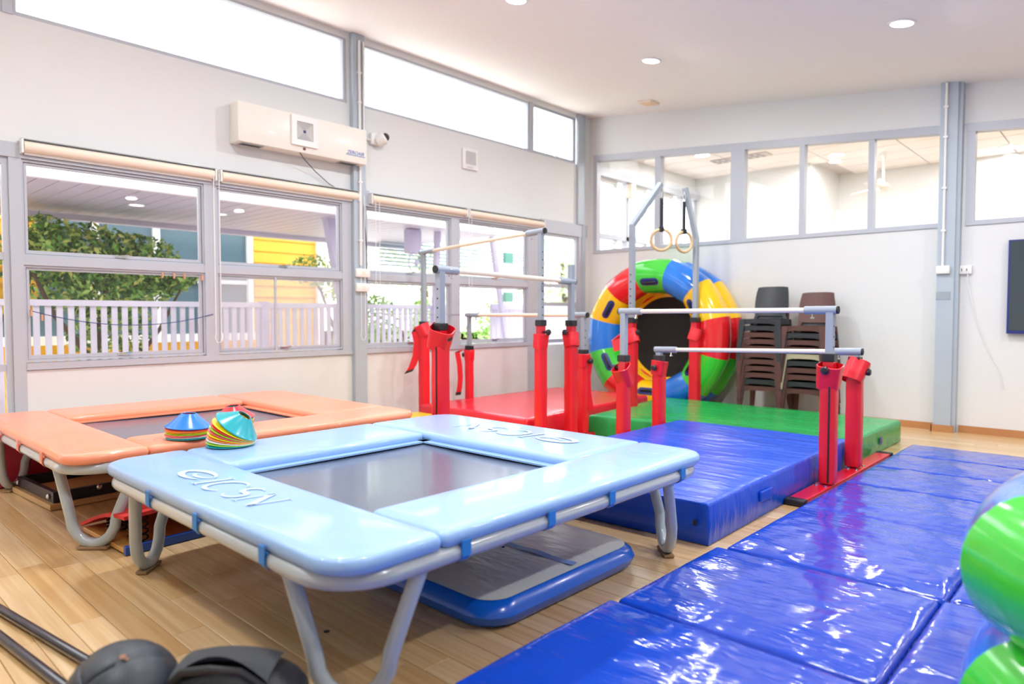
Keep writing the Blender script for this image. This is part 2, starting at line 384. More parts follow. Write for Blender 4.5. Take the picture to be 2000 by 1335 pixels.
m = MB(); m.box(-1.84, -1.69, YB-.135, YB-.129, 1.585, 1.68); m.build('scraped_paint_patch', mat('worn_paint', '9fa9b3', .7, var=.15, vscale=90), bpy.data.objects['trim_3'])
m = MB(); m.box(XL, -1.86, YB-.018, YB, 0, .085); m.box(-1.6, 7, YB-.018, YB, 0, .085); m.box(-1.86, -1.65, YB-.15, YB-.13, 0, .085); m.box(-1.65, -1.63, YB-.15, YB, 0, .085); m.box(-1.87, -1.85, YB-.15, YB, 0, .085)
m.build('baseboard_back', M_base, kind='structure')
# walls behind and beside the camera
m = MB(); m.box(5.0, 5.12, -4.0, YB, -.02, 3.5); m.build('wall_right', M_wall, kind='structure')
m = MB(); m.box(XL-.12, 5.12, -4.12, -4.0, -.02, 4.9); m.build('wall_front', M_wall, kind='structure')
# ceiling (slopes down away from the window wall)
m = MB(); m.add([(XL-.12, -6, ceil_z(XL-.12)), (7, -6, ceil_z(7)), (7, YB+.1, ceil_z(7)), (XL-.12, YB+.1, ceil_z(XL-.12)), (XL-.12, -6, ceil_z(XL-.12)+.15), (7, -6, ceil_z(7)+.15), (7, YB+.1, ceil_z(7)+.15), (XL-.12, YB+.1, ceil_z(XL-.12)+.15)],
                [(0, 3, 2, 1), (4, 5, 6, 7), (0, 1, 5, 4), (2, 3, 7, 6), (1, 2, 6, 5), (0, 4, 7, 3)])
m.build('ceiling', M_ceil, kind='structure')

# ------------------------------------------------------------------ downlights and lamps
M_lamp = emis('lamp_diffuser', (1, 1, 1), 9)
dl_names = {(-1.74, 5.0): 'ceiling downlight just above the top edge of the picture at right', (-4.5, 2.4): 'ceiling downlight above the sky blue trampoline, outside the picture', (-1.74, 2.4): 'ceiling downlight above the nearest folding mats, outside the picture',
 (-4.5, -.2): 'ceiling downlight behind the camera on the window side', (-1.74, -.2): 'ceiling downlight directly behind the camera', (1.0, 7.26): 'ceiling downlight right of the picture in front of the television wall', (1.0, 5.0): 'ceiling downlight right of the picture, middle row', (1.0, 2.4): 'ceiling downlight above the green inflatable, outside the picture', (-4.43, 7.24): 'round recessed ceiling downlight nearest the glazed back wall', (-1.74, 7.26): 'round recessed ceiling downlight at right, the brightest and largest in view', (-4.58, 5.0): 'round recessed ceiling downlight cut off by the top edge of the photo'}
tilt = math.atan(.119)
for i, (x, y) in enumerate(DOWNLIGHTS):
    lab = dl_names.get((x, y), 'round recessed ceiling downlight outside the picture, behind or beside the camera')
    t = thing('ceiling_downlight', lab, 'ceiling light', (x, y, ceil_z(x)), 'recessed ceiling downlights')
    A = T(x, y, ceil_z(x)) @ Matrix.Rotation(tilt, 4, 'Y')
    m = MB(); m.lathe([(.098, -.001), (.122, -.001), (.12, -.012), (.1, -.012), (.098, -.001)], 32, A); m.build('trim_ring', M_white, t, smooth=True)
    m = MB(); m.lathe([(.0001, -.006), (.099, -.006)], 32, A); m.build('diffuser', M_lamp, t)
    ld = bpy.data.lights.new('downlight', 'AREA'); ld.shape = 'DISK'; ld.size = .2*S; ld.energy = LAMP_W*S*S; ld.color = (.97, .98, 1)
    lo = bpy.data.objects.new('downlight_lamp', ld); col.objects.link(lo); lo.parent = t; lo.location = (0, 0, -.03)
t = thing('ceiling_vent', 'small square cream ceiling detector plate near the room corner', 'vent', (-5.53, 8.98, ceil_z(-5.53)))
A = T(-5.53, 8.98, ceil_z(-5.53)) @ Matrix.Rotation(tilt, 4, 'Y')
m = MB(); m.bevbox(-.12, .12, -.12, .12, -.03, .0, .008, A); m.build('cover', M_cream, t)
m = MB(); m.box(-.09, .09, -.09, .09, -.034, -.03, A); m.build('face_plate', mat('peach_plastic', 'f2cfa8', .5), t)

# ------------------------------------------------------------------ window-wall fittings
# air curtain unit
t = thing('air_purifier', 'long ivory wall-mounted air unit with square fan grille above the windows', 'air conditioner', (XL, 4.0, 3.2))
UY0, UY1, UX = 3.28, 4.86, XL+.2
m = MB(); m.bevbox(XL+.002, UX, UY0, UY1, 3.19, 3.6, .008); m.build('housing', M_unit, t, smooth=True)
gc = 4.03
m = MB()
for a in ((gc-.16, gc-.1, 3.26, 3.58), (gc+.1, gc+.16, 3.26, 3.58), (gc-.1, gc+.1, 3.26, 3.32), (gc-.1, gc+.1, 3.52, 3.58)): m.box(UX, UX+.025, *a)
m.build('grille_frame', M_white, t)
m = MB(); m.box(UX+.0005, UX+.003, gc-.1, gc+.1, 3.32, 3.52); m.build('grille_backing', mat('grille_shadow', '75788a', .6), t)
m = MB()
for k in range(7):
    a = .096-.012*k; b = a-.005
    for bb in ((gc-a, gc+a, 3.42+b, 3.42+a), (gc-a, gc+a, 3.42-a, 3.42-b), (gc-a, gc-b, 3.42-b, 3.42+b), (gc+b, gc+a, 3.42-b, 3.42+b)): m.box(UX+.003, UX+.014, *bb)
m.build('grille_rings', M_white, t)
m = MB(); m.box(UX+.014, UX+.017, gc-.014, gc+.014, 3.406, 3.434); m.build('grille_badge', M_navy, t)
m = MB(); m.box(UX, UX+.01, gc-.015, gc+.013, 3.222, 3.246); m.build('power_switch', mat('dark_red_switch', '7a1020', .3), t)
for a, b in ((3.33, 3.58), (4.52, 4.76)):
    m = MB(); m.box(XL+.05, XL+.17, a, b, 3.183, 3.191); m.build('outlet_slot', M_tube, t)
    m = MB(); m.box(XL+.08, XL+.1, a+.02, b-.02, 3.180, 3.184); m.box(XL+.12, XL+.14, a+.02, b-.02, 3.180, 3.184); m.build('slot_louvre', M_blackplas, t)
def text_mesh(txt, size, name, matl, parent, Mx, shear=0.0, ext=.0006):
    cu = bpy.data.curves.new(name, 'FONT'); cu.body = txt; cu.size = size*S; cu.extrude = ext; cu.shear = shear; cu.resolution_u = 3
    tmp = bpy.data.objects.new(name+'_tmp', cu); col.objects.link(tmp)
    dg = bpy.context.evaluated_depsgraph_get(); me = bpy.data.meshes.new_from_object(tmp.evaluated_get(dg))
    bpy.data.objects.remove(tmp); me.name = name; me.materials.clear(); me.materials.append(matl)
    W = Mx.copy(); W.translation = W.translation*S-world_loc(parent)
    me.transform(W); o = bpy.data.objects.new(name, me); col.objects.link(o); o.parent = parent; return o
FACE_L = Matrix(((0, 0, 1, 0), (1, 0, 0, 0), (0, 1, 0, 0), (0, 0, 0, 1)))   # text facing +X reading along +Y
M_bluetxt = mat('blue_lettering', '3566b8', .4)
text_mesh('ZEROAIR', .058, 'maker_lettering', M_bluetxt, t, T(UX+.002, 4.58, 3.285) @ FACE_L, shear=.25)
m = MB(); m.box(UX, UX+.002, 4.57, 4.83, 3.270, 3.277); m.build('underline_stripe', M_bluetxt, t)
pts = [(XL+.19, gc-.05, 3.19), (XL+.14, gc+.03, 3.14), (XL+.06, gc+.22, 3.04), (XL+.03, gc+.42, 2.93), (XL+.03, gc+.5, 2.9)]
m = MB(); m.tube(pts, .005, 6); tag(m.build('power_cord', M_blackplas), 'thin black cord trailing from the ivory air unit to the blind below', 'cord')
# conduits, switches on the column
t = thing('cable_conduit', 'pair of white conduit pipes down the grey column beside the air unit', 'conduit', (XL+.09, 4.86, 2.0))
m = MB(); m.tube([(XL+.085, 4.84, 4.68), (XL+.085, 4.84, 3.6), (XL+.085, 4.84, 2.0)], .016, 8); m.build('pipe', M_white, t, smooth=True)
m = MB(); m.tube([(XL+.085, 4.9, 4.68), (XL+.085, 4.9, 3.62), (XL+.07, 4.92, 3.56), (XL+.045, 4.97, 3.55), (XL+.02, 5.04, 3.55)], .013, 8); m.build('pipe', M_white, t, smooth=True)
m = MB(); m.tube([(XL+.08, 4.9, 2.73), (XL+.078, 4.905, 2.5), (XL+.078, 4.935, 2.2), (XL+.06, 4.945, 1.95), (XL+.055, 4.95, 1.72)], .005, 6); m.build('cable', M_blackplas, t)
for z in (4.3, 3.95, 3.0, 2.3):
    m = MB(); m.bevbox(XL+.07, XL+.105, 4.815, 4.865, z-.012, z+.012, .004); m.build('saddle_clip', M_white, t)
for z, lab in ((1.91, 'white switch box on the grey column, the upper of two'), (1.735, 'white switch box on the grey column, the lower of two')):
    t = thing('switch_box', lab, 'switch', (XL+.07, 4.86, z), 'switch boxes on the grey column')
    m = MB(); m.bevbox(XL+.071, XL+.115, 4.765, 4.955, z-.05, z+.05, .006); m.build('box', M_white, t, smooth=True)
    m = MB(); m.box(XL+.115, XL+.12, 4.84, 4.88, z-.02, z+.02); m.build('rocker', M_cream, t)
# security camera
t = thing('security_camera', 'white dome security camera with dark lens on the window wall', 'camera', (XL, 5.1, 3.57))
m = MB(); m.bevbox(XL+.001, XL+.06, 5.03, 5.17, 3.5, 3.64, .012); m.build('mount', M_white, t, smooth=True)
A = T(XL+.09, 5.16, 3.57) @ RX(-50) @ RY(35)
m = MB(); m.lathe([(.0001, -.08), (.06, -.075), (.075, -.03), (.075, .03), (.06, .05), (.0001, .052)], 20, A); m.build('body', M_white, t, smooth=True)
m = MB(); m.lathe([(.052, .05), (.046, .075), (.028, .093), (.0001, .1)], 20, A); m.build('lens_dome', M_blackplas, t, smooth=True)
# wall speaker
t = thing('wall_speaker', 'square white speaker panel on the window wall above the windows', 'speaker', (XL, 6.73, 3.6))
m = MB(); m.bevbox(XL+.001, XL+.035, 6.59, 6.88, 3.45, 3.74, .008); m.build('frame', M_white, t, smooth=True)
m = MB(); m.box(XL+.035, XL+.04, 6.64, 6.83, 3.52, 3.7); m.build('grille', mat('speaker_mesh', 'c9c9cb', .6, bump=.5, bscale=300), t)
m = MB(); m.disc((XL+.042, 6.735, 3.6), (1, 0, 0), .012); m.build('badge', M_alu, t)
text_mesh('SPEAKER', .03, 'lettering', M_alu, t, T(XL+.036, 6.66, 3.47) @ FACE_L)
# roller blinds
bl = [(1.45, 3.1, 'rolled-up cream roller blind above the leftmost pair of windows'), (3.14, 4.83, 'rolled-up cream roller blind just left of the grey column'), (5.0, 6.62, 'rolled-up cream roller blind just right of the grey column'), (6.65, 8.29, 'rolled-up cream roller blind nearest the room corner')]
for y0, y1, lab in bl:
    t = thing('roller_blind', lab, 'blind', (XL+.06, (y0+y1)/2, 2.83), 'roller blinds above the windows')
    m = MB(); m.tube([(XL+.06, y0+.02, 2.83), (XL+.06, y1-.02, 2.83)], .045, 16); m.build('fabric_roll', M_cream, t, smooth=True)
    for ya in (y0, y1-.015):
        m = MB(); m.box(XL+.019, XL+.1, ya, ya+.015, 2.77, 2.885); m.build('end_bracket', M_white, t)
    m = MB(); m.box(XL+.018, XL+.1, y0, y1, 2.885, 2.892); m.build('top_rail', M_tube, t)
    m = MB(); m.box(XL+.03, XL+.045, y0+.03, y1-.03, 2.765, 2.79); m.build('bottom_bar', M_white, t)
for yc, z0, lab in ((3.09, 1.12, 'long white beaded blind chain looped between the two left windows'), (4.86, 1.1, 'white beaded blind chain looped down the grey column'), (5.08, 1.75, 'white beaded blind chain in front of the windows right of the column'), (6.66, 1.72, 'white beaded blind chain in front of the windows nearest the corner')):
    m = MB(); a = .028; P = [(XL+.1, yc-a, 2.84)]
    P += [(XL+.1, yc-a, z0+.1), (XL+.1, yc-a*1.3, z0+.05), (XL+.1, yc-a*.6, z0), (XL+.1, yc+a*.6, z0), (XL+.1, yc+a*1.3, z0+.05), (XL+.1, yc+a, z0+.1), (XL+.1, yc+a, 2.84)]
    m.tube(P, .004, 6); tag(m.build('blind_chain', M_white), lab, 'blind chain', 'blind chains')
# string with pegs across lower windows
def sag(p0, p1, s, n=16):
    p0, p1 = Vector(p0), Vector(p1); return [p0.lerp(p1, i/n)-Vector((0, 0, s*4*(i/n)*(1-i/n))) for i in range(n+1)]
m = MB(); m.tube(sag((XL+.02, 1.49, 1.44), (XL+.02, 3.07, 1.41), .12), .0035, 6); tag(m.build('washing_line', M_navy), 'dark blue string sagging across the lower left window', 'string')
m = MB(); m.tube(sag((XL+.02, 4.95, 1.42), (XL+.02, 7.98, 1.42), .01), .003, 6); tag(m.build('washing_line', M_tube2), 'thin grey string across the lower windows right of the column', 'string')
M_peg = mat('peach_wood_peg', 'd9a27c', .6)
for i, (y, z, lab) in enumerate(((1.5, 1.43, 'wooden peg at the left end of the dark blue string'), (1.58, 1.39, 'wooden peg hanging just inside the left end of the string'), (2.58, 1.80, 'leftmost of the wooden pegs clipped under the transom of the left window'), (2.69, 1.80, 'middle wooden peg clipped under the transom of the left window'), (2.79, 1.80, 'right wooden peg clipped under the transom of the left window'), (2.96, 1.79, 'wooden peg in the top right corner of the lower left window'))):
    m = MB(); m.box(XL+.012, XL+.022, y-.007, y+.007, z-.04, z+.015); m.box(XL+.026, XL+.034, y-.006, y+.006, z-.036, z+.013); m.box(XL+.02, XL+.028, y-.006, y+.006, z-.012, z-.002)
    tag(m.build('clothes_peg', M_peg), lab, 'clothes peg', 'clothes pegs on the window wall')
# sockets on the back column
t = thing('socket_box', 'white double socket box fixed to the grey column on the back wall', 'socket', (-1.77, YB-.13, 1.94))
m = MB(); m.bevbox(-1.84, -1.70, YB-.175, YB-.131, 1.89, 1.985, .006); m.build('box', M_white, t, smooth=True)
m = MB(); m.tube([(-1.775, YB-.15, 1.985), (-1.775, YB-.15, 4.13)], .014, 8); m.build('conduit', M_white, t, smooth=True)
for z in (2.4, 2.9, 3.5, 3.85):
    m = MB(); m.bevbox(-1.80, -1.75, YB-.17, YB-.13, z-.012, z+.012, .004); m.build('saddle_clip', M_white, t)
t = thing('wall_socket', 'white wall socket with a trailing cord beside the television', 'socket', (-1.57, YB, 1.93))
m = MB(); m.bevbox(-1.65, -1.5, YB-.04, YB-.001, 1.885, 1.985, .006); m.box(-1.70, -1.65, YB-.02, YB-.001, 1.92, 1.95); m.build('box', M_white, t, smooth=True)
m = MB()
for x in (-1.6, -1.55): m.box(x-.004, x+.004, YB-.043, YB-.039, 1.92, 1.95)
m.build('socket_slots', M_blackplas, t)
m = MB(); m.tube([(-1.545, YB-.045, 1.92), (-1.53, YB-.02, 1.75), (-1.45, YB-.01, 1.35), (-1.33, YB-.01, 1.0), (-1.2, YB-.01, .75), (-1.17, YB-.01, .55)], .005, 6)
tag(m.build('power_cord', M_white), 'thin white cord hanging down the back wall under the socket', 'cord')
# television
t = thing('television', 'black flat television on the back wall, cut off at the right edge', 'television', (-.2, YB-.06, 1.7))
m = MB(); m.box(-1.15, .75, YB-.07, YB-.02, 1.19, 2.25); m.build('casing', M_navy, t)
m = MB(); m.box(-1.13, .73, YB-.074, YB-.07, 1.225, 2.235); m.build('screen', M_screenblk, t)
m = MB(); m.box(-1.15, .75, YB-.076, YB-.07, 1.19, 1.2); m.build('bottom_bezel', M_navy, t)
m = MB(); m.box(-.6, .2, YB-.02, YB-.001, 1.5, 1.9); m.build('bracket', M_blackplas, t)

# ------------------------------------------------------------------ adjoining room behind the glazing
fo = thing('floor', kind='structure', loc=(-2.5, 12, 0)); m = MB(); m.box(-7.2, 7, 9.75, 15.3, -.1, 0); m.build('boards', FLOORS[1], fo)
m = MB(); m.box(-7.2, -4.85, 13.36, 13.5, 0, 4.3); m.box(-4.85, -4.7, 13.36, 15.1, 0, 4.3); m.box(-4.85, 7, 15.0, 15.15, 0, 4.3)
m.build('wall_far', M_wall, kind='structure')
m = MB(); m.box(7, 7.1, 9.7, 15.1, 0, 4.3); m.build('wall_right', M_wall, kind='structure')
ce = thing('ceiling', kind='structure', loc=(-2.5, 12, 4.28))
m = MB(); m.box(-7.2, 7, 9.73, 15.1, 4.30, 4.4); m.build('ceiling_backing', M_tgrid, ce)
TX, TY = 1.33, .62
x = -7.05; cnt = 0
while x < 6.9:
    y = 9.8
    while y < 15.0:
        if not (x < -4.9 and y > 13.3):
            m = MB(); m.box(x+.012, x+TX-.012, y+.012, min(y+TY, 15)-.012, 4.27, 4.3); m.build('ceiling_tile', M_tile, ce); cnt += 1
        y += TY
    x += TX
rooml = thing('wall_left', kind='structure', loc=(XL, 11.5, 0))
m = MB(); m.box(XO, XL, 9.75, 13.4, 0, 1.6); m.box(XO, XL, 9.75, 13.4, 3.95, 4.3); m.build('plaster', M_wall, rooml)
for y in (9.8, 10.75, 11.75, 12.75, 13.3):
    m = MB(); m.box(XL-.09, XL+.02, y-.04, y+.04, 1.6, 3.95); m.build('mullion', M_alu, rooml)
m = MB(); m.box(XL-.09, XL+.02, 9.75, 13.4, 2.76, 2.84); m.box(XL-.09, XL+.1, 9.75, 13.4, 3.82, 3.98); m.build('transom', M_alu, rooml)
for i, (y0, y1, lab) in enumerate(((9.84, 10.7, 'leftmost white louvre blind in the room behind the glazing'), (10.8, 11.7, 'second white louvre blind from the left in the room behind the glazing'), (11.8, 12.7, 'third white louvre blind from the left, behind the gym rings'))):
    t = thing('louvre_blind', lab, 'blind', (XL-.2, (y0+y1)/2, 1.7), 'louvre blinds in the far room')
    m = MB(); z = 1.75
    while z < 3.75:
        m.add([(XL-.115, y0+.05, z+.04), (XL-.03, y0+.05, z), (XL-.03, y1-.25, z), (XL-.115, y1-.25, z+.04)], [(0, 1, 2, 3)]); z += .085
    m.build('slats', mat('grey_louvre_%d' % i, 'b7c4c6', .5), t, kind='stuff')
    for ya, yb in ((y0+.02, y0+.05), (y1-.25, y1-.22)):
        m = MB(); m.box(XL-.12, XL-.02, ya, yb, 1.7, 3.8); m.build('side_frame', M_white, t)
    m = MB(); m.box(XL-.12, XL-.02, y0+.05, y1-.25, 3.77, 3.82); m.build('head_rail', M_white, t)
m = MB(); m.bevbox(XL+.02, XL+.14, 10.68, 10.84, 3.55, 3.8, .01); m.tube([(XL+.06, 10.76, 3.55), (XL+.06, 10.76, 2.85)], .01, 6)
tag(m.build('junction_box', M_cream), 'beige junction box with cable on the far room window frame', 'junction box')
backs = [(-4.12, 13.0, 'round ceiling light in the far room seen through the middle pane'), (-1.78, 14.4, 'round ceiling light in the far room seen through the right-hand window'), (-1.0, 11.6, 'round ceiling light in the far room hidden above the glazing'), (-5.9, 11.4, 'round ceiling light in the far room above the blinds'), (2, 12, 'round ceiling light in the far room beyond the right edge')]
for x, y, lab in backs:
    t = thing('ceiling_downlight', lab, 'ceiling light', (x, y, 4.27), 'ceiling lights in the far room')
    m = MB(); m.lathe([(.0001, 0), (.13, 0)], 24, T(x, y, 4.262)); m.build('diffuser', M_lamp, t)
    m = MB(); m.lathe([(.13, -.001), (.16, -.001), (.155, -.014), (.132, -.012)], 24, T(x, y, 4.27)); m.build('trim_ring', M_white, t, smooth=True)
    ld = bpy.data.lights.new('downlight', 'AREA'); ld.shape = 'DISK'; ld.size = .25*S; ld.energy = BACKROOM_W*S*S
    lo = bpy.data.objects.new('downlight_lamp', ld); col.objects.link(lo); lo.parent = t; lo.location = (0, 0, -.03)
for x0, x1, y, lab in ((-6.0, -4.95, 11.9, 'slotted ceiling air grille in the far room seen above the rings'), (-2.5, -1.9, 11.3, 'slotted ceiling air grille in the far room at the top right pane'), (-1.6, 0, 10.6, 'slotted air grille in the far room above the right-hand window')):
    t = thing('ceiling_grille', lab, 'vent', ((x0+x1)/2, y, 4.26), 'air grilles in the far room ceiling')
    m = MB(); m.box(x0, x1, y, y+.3, 4.25, 4.266); m.build('plate', M_tgrid, t)
    m = MB(); n = int((x1-x0)/.12)
    for k in range(n): m.box(x0+.02+k*.12, x0+.08+k*.12, y+.03, y+.13, 4.244, 4.25); m.box(x0+.05+k*.12, x0+.11+k*.12, y+.17, y+.27, 4.244, 4.25)
    m.build('slots', mat('grille_dark', '9a9aa4', .6), t, kind='stuff')
t = thing('ceiling_fan', 'pale ceiling fan hanging in the far room behind the glazing', 'ceiling fan', (-3.45, 13.4, 4.27))
m = MB(); m.tube([(-3.45, 13.4, 4.27), (-3.45, 13.4, 3.72)], .02, 8); m.lathe([(.02, 4.15), (.06, 4.27)], 12, T(-3.45, 13.4, 0)); m.build('rod', M_white, t, smooth=True)
m = MB(); m.lathe([(.0001, -.08), (.1, -.06), (.12, 0), (.08, .07), (.0001, .08)], 16, T(-3.45, 13.4, 3.66)); m.build('motor', M_white, t, smooth=True)
for k in range(3):
    m = MB(); m.bevbox(.1, .75, -.06, .06, -.006, .006, .003, T(-3.45, 13.4, 3.65) @ RZ(120*k+25) @ RX(10)); m.build('blade', M_white, t)

# ------------------------------------------------------------------ mats
def quad_mat(name, cs, z0, z1, matl, label, cat, edge=.03, nx=40, ny=40, puff=.01, wr=.006, wdir=(1, 3), seed=0, sag_c=None, group=None, parts=None):
    """thick mat: cs = 4 corners (near-left, near-right, far-right, far-left)"""
    cx = sum(c[0] for c in cs)/4; cy = sum(c[1] for c in cs)/4
    t = thing(name, label, cat, (cx, cy, z0), group)
    A, B, C_, D = [Vector((c[0], c[1], 0)) for c in cs]
    Lx = (B-A).length; Ly = (D-A).length
    def samp(n, L):
        e = edge/L; a = [0, e*.12, e*.4, e]; return a+[e+(1-2*e)*k/(n-1) for k in range(1, n-1)]+[1-x for x in reversed(a)]
    us, vs = samp(nx, Lx), samp(ny, Ly)
    def prof(d):
        if d >= edge: return 0
        q = 1-d/edge; return -edge*(1-math.sqrt(max(0, 1-q*q)))
    rnd = Vector((seed*7.1, seed*3.3, 0))
    def P(i, j):
        u, v = us[i], vs[j]
        p = A*(1-u)*(1-v)+B*u*(1-v)+C_*u*v+D*(1-u)*v
        du, dv = min(u, 1-u)*Lx, min(v, 1-v)*Ly
        z = z1+prof(du)+prof(dv)*(1 if du >= edge else .5)
        if min(du, dv) > 1e-6:
            k = min(1, min(du, dv)/.12)
            z += k*(noise.noise(Vector((p.x*wdir[0], p.y*wdir[1], 0))+rnd)*wr+noise.noise(Vector((p.x*.9, p.y*.9, 3))+rnd)*puff)
        z = max(z, z0+.01)
        return Vector((p.x, p.y, z))
    m = MB(); nu, nv = len(us), len(vs); m.grid(P, nu, nv)
    # side skirts with slight bulge
    def side(pts, nrm):
        n = len(pts); H = 6
        def Q(i, j):
            p = pts[i]; f = j/(H-1); z = z0+(p.z-z0)*(1-f)
            b = min(1, min(i, n-1-i)/5)*.012*math.sin(math.pi*f)+min(1, min(i, n-1-i)/5)*.006*noise.noise(Vector((p.x*5, p.y*5, f*3))+rnd)*math.sin(math.pi*f)
            q = p+nrm*b; return Vector((q.x, q.y, z))
        m.grid(Q, n, H)
    side([P(i, 0) for i in range(nu)], (A-D).normalized()); side([P(i, nv-1) for i in reversed(range(nu))], (D-A).normalized())
    side([P(0, j) for j in reversed(range(nv))], (A-B).normalized()); side([P(nu-1, j) for j in range(nv)], (B-A).normalized())
    m.build('cover', matl, t, smooth=True, angle=70)
    return t
bm = quad_mat('crash_mat', [(-3.67, 3.72), (-1.90, 3.80), (-1.96, 6.66), (-3.70, 6.68)], .004, .262, M_bluemat, 'thick royal blue crash mat between the grey bars, beside the sky blue trampoline', 'mat', puff=.02, wr=.012, wdir=(1, 4), seed=1, edge=.02)
m = MB(); m.box(-1.985, -1.965, 3.765, 3.775, .12, .155); m.build('care_tag', M_blackplas, bm)
m = MB(); m.bevbox(-1.905, -1.888, 4.55, 4.75, .12, .19, .005); m.build('carry_handle', M_bluemat, bm)
gm = quad_mat('crash_mat', [(-4.72, 6.40), (-1.96, 6.86), (-1.95, 8.45), (-5.0, 8.55)], .004, .24, M_greenmat, 'thick green crash mat between the chair stacks and the blue crash mat', 'mat', puff=.025, wr=.012, wdir=(1.5, 3), seed=2)
A = T(-1.936, 7.62, .12) @ RY(90); m = MB(); m.lathe([(.0001, .004), (.04, .004), (.046, 0)], 20, A); m.build('round_blue_patch', M_navy, gm)
rm = quad_mat('crash_mat', [(-6.62, 5.46), (-4.80, 5.42), (-5.03, 8.2), (-6.64, 8.2)], .004, .29, M_redmat, 'thick glossy red crash mat in the corner under the tall bars', 'mat', puff=.012, wr=.004, seed=3)
ym = quad_mat('crash_mat', [(-6.6, 4.25), (-3.80, 4.25), (-3.80, 5.38), (-6.6, 5.40)], .004, .205, M_yelmat, 'yellow mat showing as a strip between the red mat and the sky blue trampoline', 'mat', puff=.004, wr=.002, seed=4)
# folding mats
fold = [(-1.82, -.675, .35, 1.64, 'glossy blue folding mat panel cut off by the bottom edge, nearest the camera'), (-1.83, -.68, 1.65, 2.665, 'glossy blue floor mat, nearest wholly visible panel with white edge glints'), (-1.80, -.672, 2.68, 3.70, 'glossy blue floor mat, square panel just in front of the red base rail'), ]
seamsA = [4.9, 5.85, 6.65, 7.35]
def fold_mat(x0, x1, y0, y1, label, seams=(), seed=0, z1=.055):
    t = thing('folding_mat', label, 'mat', ((x0+x1)/2, (y0+y1)/2, 0), 'glossy blue folding mats')
    nx = 46; ny = int((y1-y0)/.022)+8; e = .022
    def P(i, j):
        u = [0, .25, .6, 1][i]*e/(x1-x0) if i < 4 else (1-[0, .25, .6, 1][nx-1-i]*e/(x1-x0) if i > nx-5 else (e/(x1-x0)+(1-2*e/(x1-x0))*(i-3)/(nx-7)))
        v = [0, .25, .6, 1][j]*e/(y1-y0) if j < 4 else (1-[0, .25, .6, 1][ny-1-j]*e/(y1-y0) if j > ny-5 else (e/(y1-y0)+(1-2*e/(y1-y0))*(j-3)/(ny-7)))
        x = x0+u*(x1-x0); y = y0+v*(y1-y0)
        d = min(x-x0, x1-x); d2 = min(y-y0, y1-y)
        pf = lambda q: 0 if q >= e else -e*(1-math.sqrt(max(0, 1-(1-q/e)**2)))
        z = z1+pf(d)+pf(d2)
        k = min(1, min(d, d2)/.05)
        ds = min([abs(y-s) for s in seams]+[9]); ds = min(ds, d2)
        # puffed panels, radiating creases next to the seams, larger diagonal folds
        z += k*.007*min(1, ds/.25)
        pk = math.exp(-ds/.16)
        cr = noise.noise(Vector((x*17+seed, y*3.2+math.sin(x*7)*.3, seed)))
        z += k*pk*.0075*cr
        f2 = noise.noise(Vector(((x+y*.9)*4.2+seed*3, (y-x*.5)*1.6, 1.5)))
        z += k*.011*(abs(f2)**.8)*(1 if f2 > 0 else -.4)
        f3 = noise.noise(Vector(((x-y*.6)*9+seed, (y+x*.6)*2.6, 4.2))); z += k*.0035*f3
        for s in seams: z -= .016*math.exp(-((y-s)/.008)**2)*k
        return Vector((x, y, z))
    m = MB(); m.grid(P, nx, ny)
    def side(pts):
        m.grid(lambda i, j: Vector((pts[i].x, pts[i].y, .002+(pts[i].z-.002)*(1-j/2))), len(pts), 3)
    side([P(i, 0) for i in range(nx)]); side([P(i, ny-1) for i in reversed(range(nx))]); side([P(0, j) for j in reversed(range(ny))]); side([P(nx-1, j) for j in range(ny)])
    m.build('cover', M_fold, t, smooth=True, angle=80)
    return t
for i, (x0, x1, y0, y1, lab) in enumerate(fold): fold_mat(x0, x1, y0, y1, lab, seed=i*5+1)
fold_mat(-1.75, -.652, 3.72, 8.02, 'long glossy blue folding mat running back beside the red base rail to the wall', seamsA, 31)
fold_mat(-.664, .6, .5, 3.72, 'glossy blue folding mat at the right, beside the gap, under the green inflatable', (1.65, 2.68), 41)
fold_mat(-.644, .6, 3.74, 8.1, 'glossy blue folding mat at the right edge behind the green inflatable', (4.85, 5.9, 6.9), 51)
# inflatable air mat
t = thing('air_mat', 'grey topped inflatable air mat with blue sides under the sky blue trampoline', 'mat', (-2.55, 2.65, 0))
ax0, ax1, ay0, ay1 = -3.05, -2.03, 2.06, 3.28
m = MB(); zs = [(0.004, .03), (.03, .004), (.065, -.008), (.1, .004), (.125, .035)]
m.loft([[(x, y, z) for x, y in rrect(ax0+i_, ax1-i_, ay0+i_, ay1-i_, .16, 6)] for z, i_ in zs]); m.build('side_band', M_airblue, t, smooth=True)
m = MB(); o_ = rrect(ax0+.04, ax1-.04, ay0+.04, ay1-.04, .13, 6); cxm, cym = (ax0+ax1)/2, (ay0+ay1)/2
rings = []
for q in (1, .985, .9, .8, .7, .6, .5, .4, .3, .2, .1, .02):
    rings.append([(cxm+(x-cxm)*q, cym+(y-cym)*q, .127+.006*min(1, (1-q)*12)+(.006*noise.noise(Vector(((x-cxm)*q*2.5, (y-cym)*q*9, 1))) if q < .98 else 0)) for x, y in o_])
m.loft(rings, caps=False); m.build('top_sheet', M_grey, t, smooth=True, angle=80)
m = MB(); m.grid(lambda i, j: Vector((ax0+.06+i*(ax1-ax0-.12)/20, 2.70+j*.05, .1365+.003*math.sin(i))), 21, 2); m.build('centre_line', M_blueprint, t)

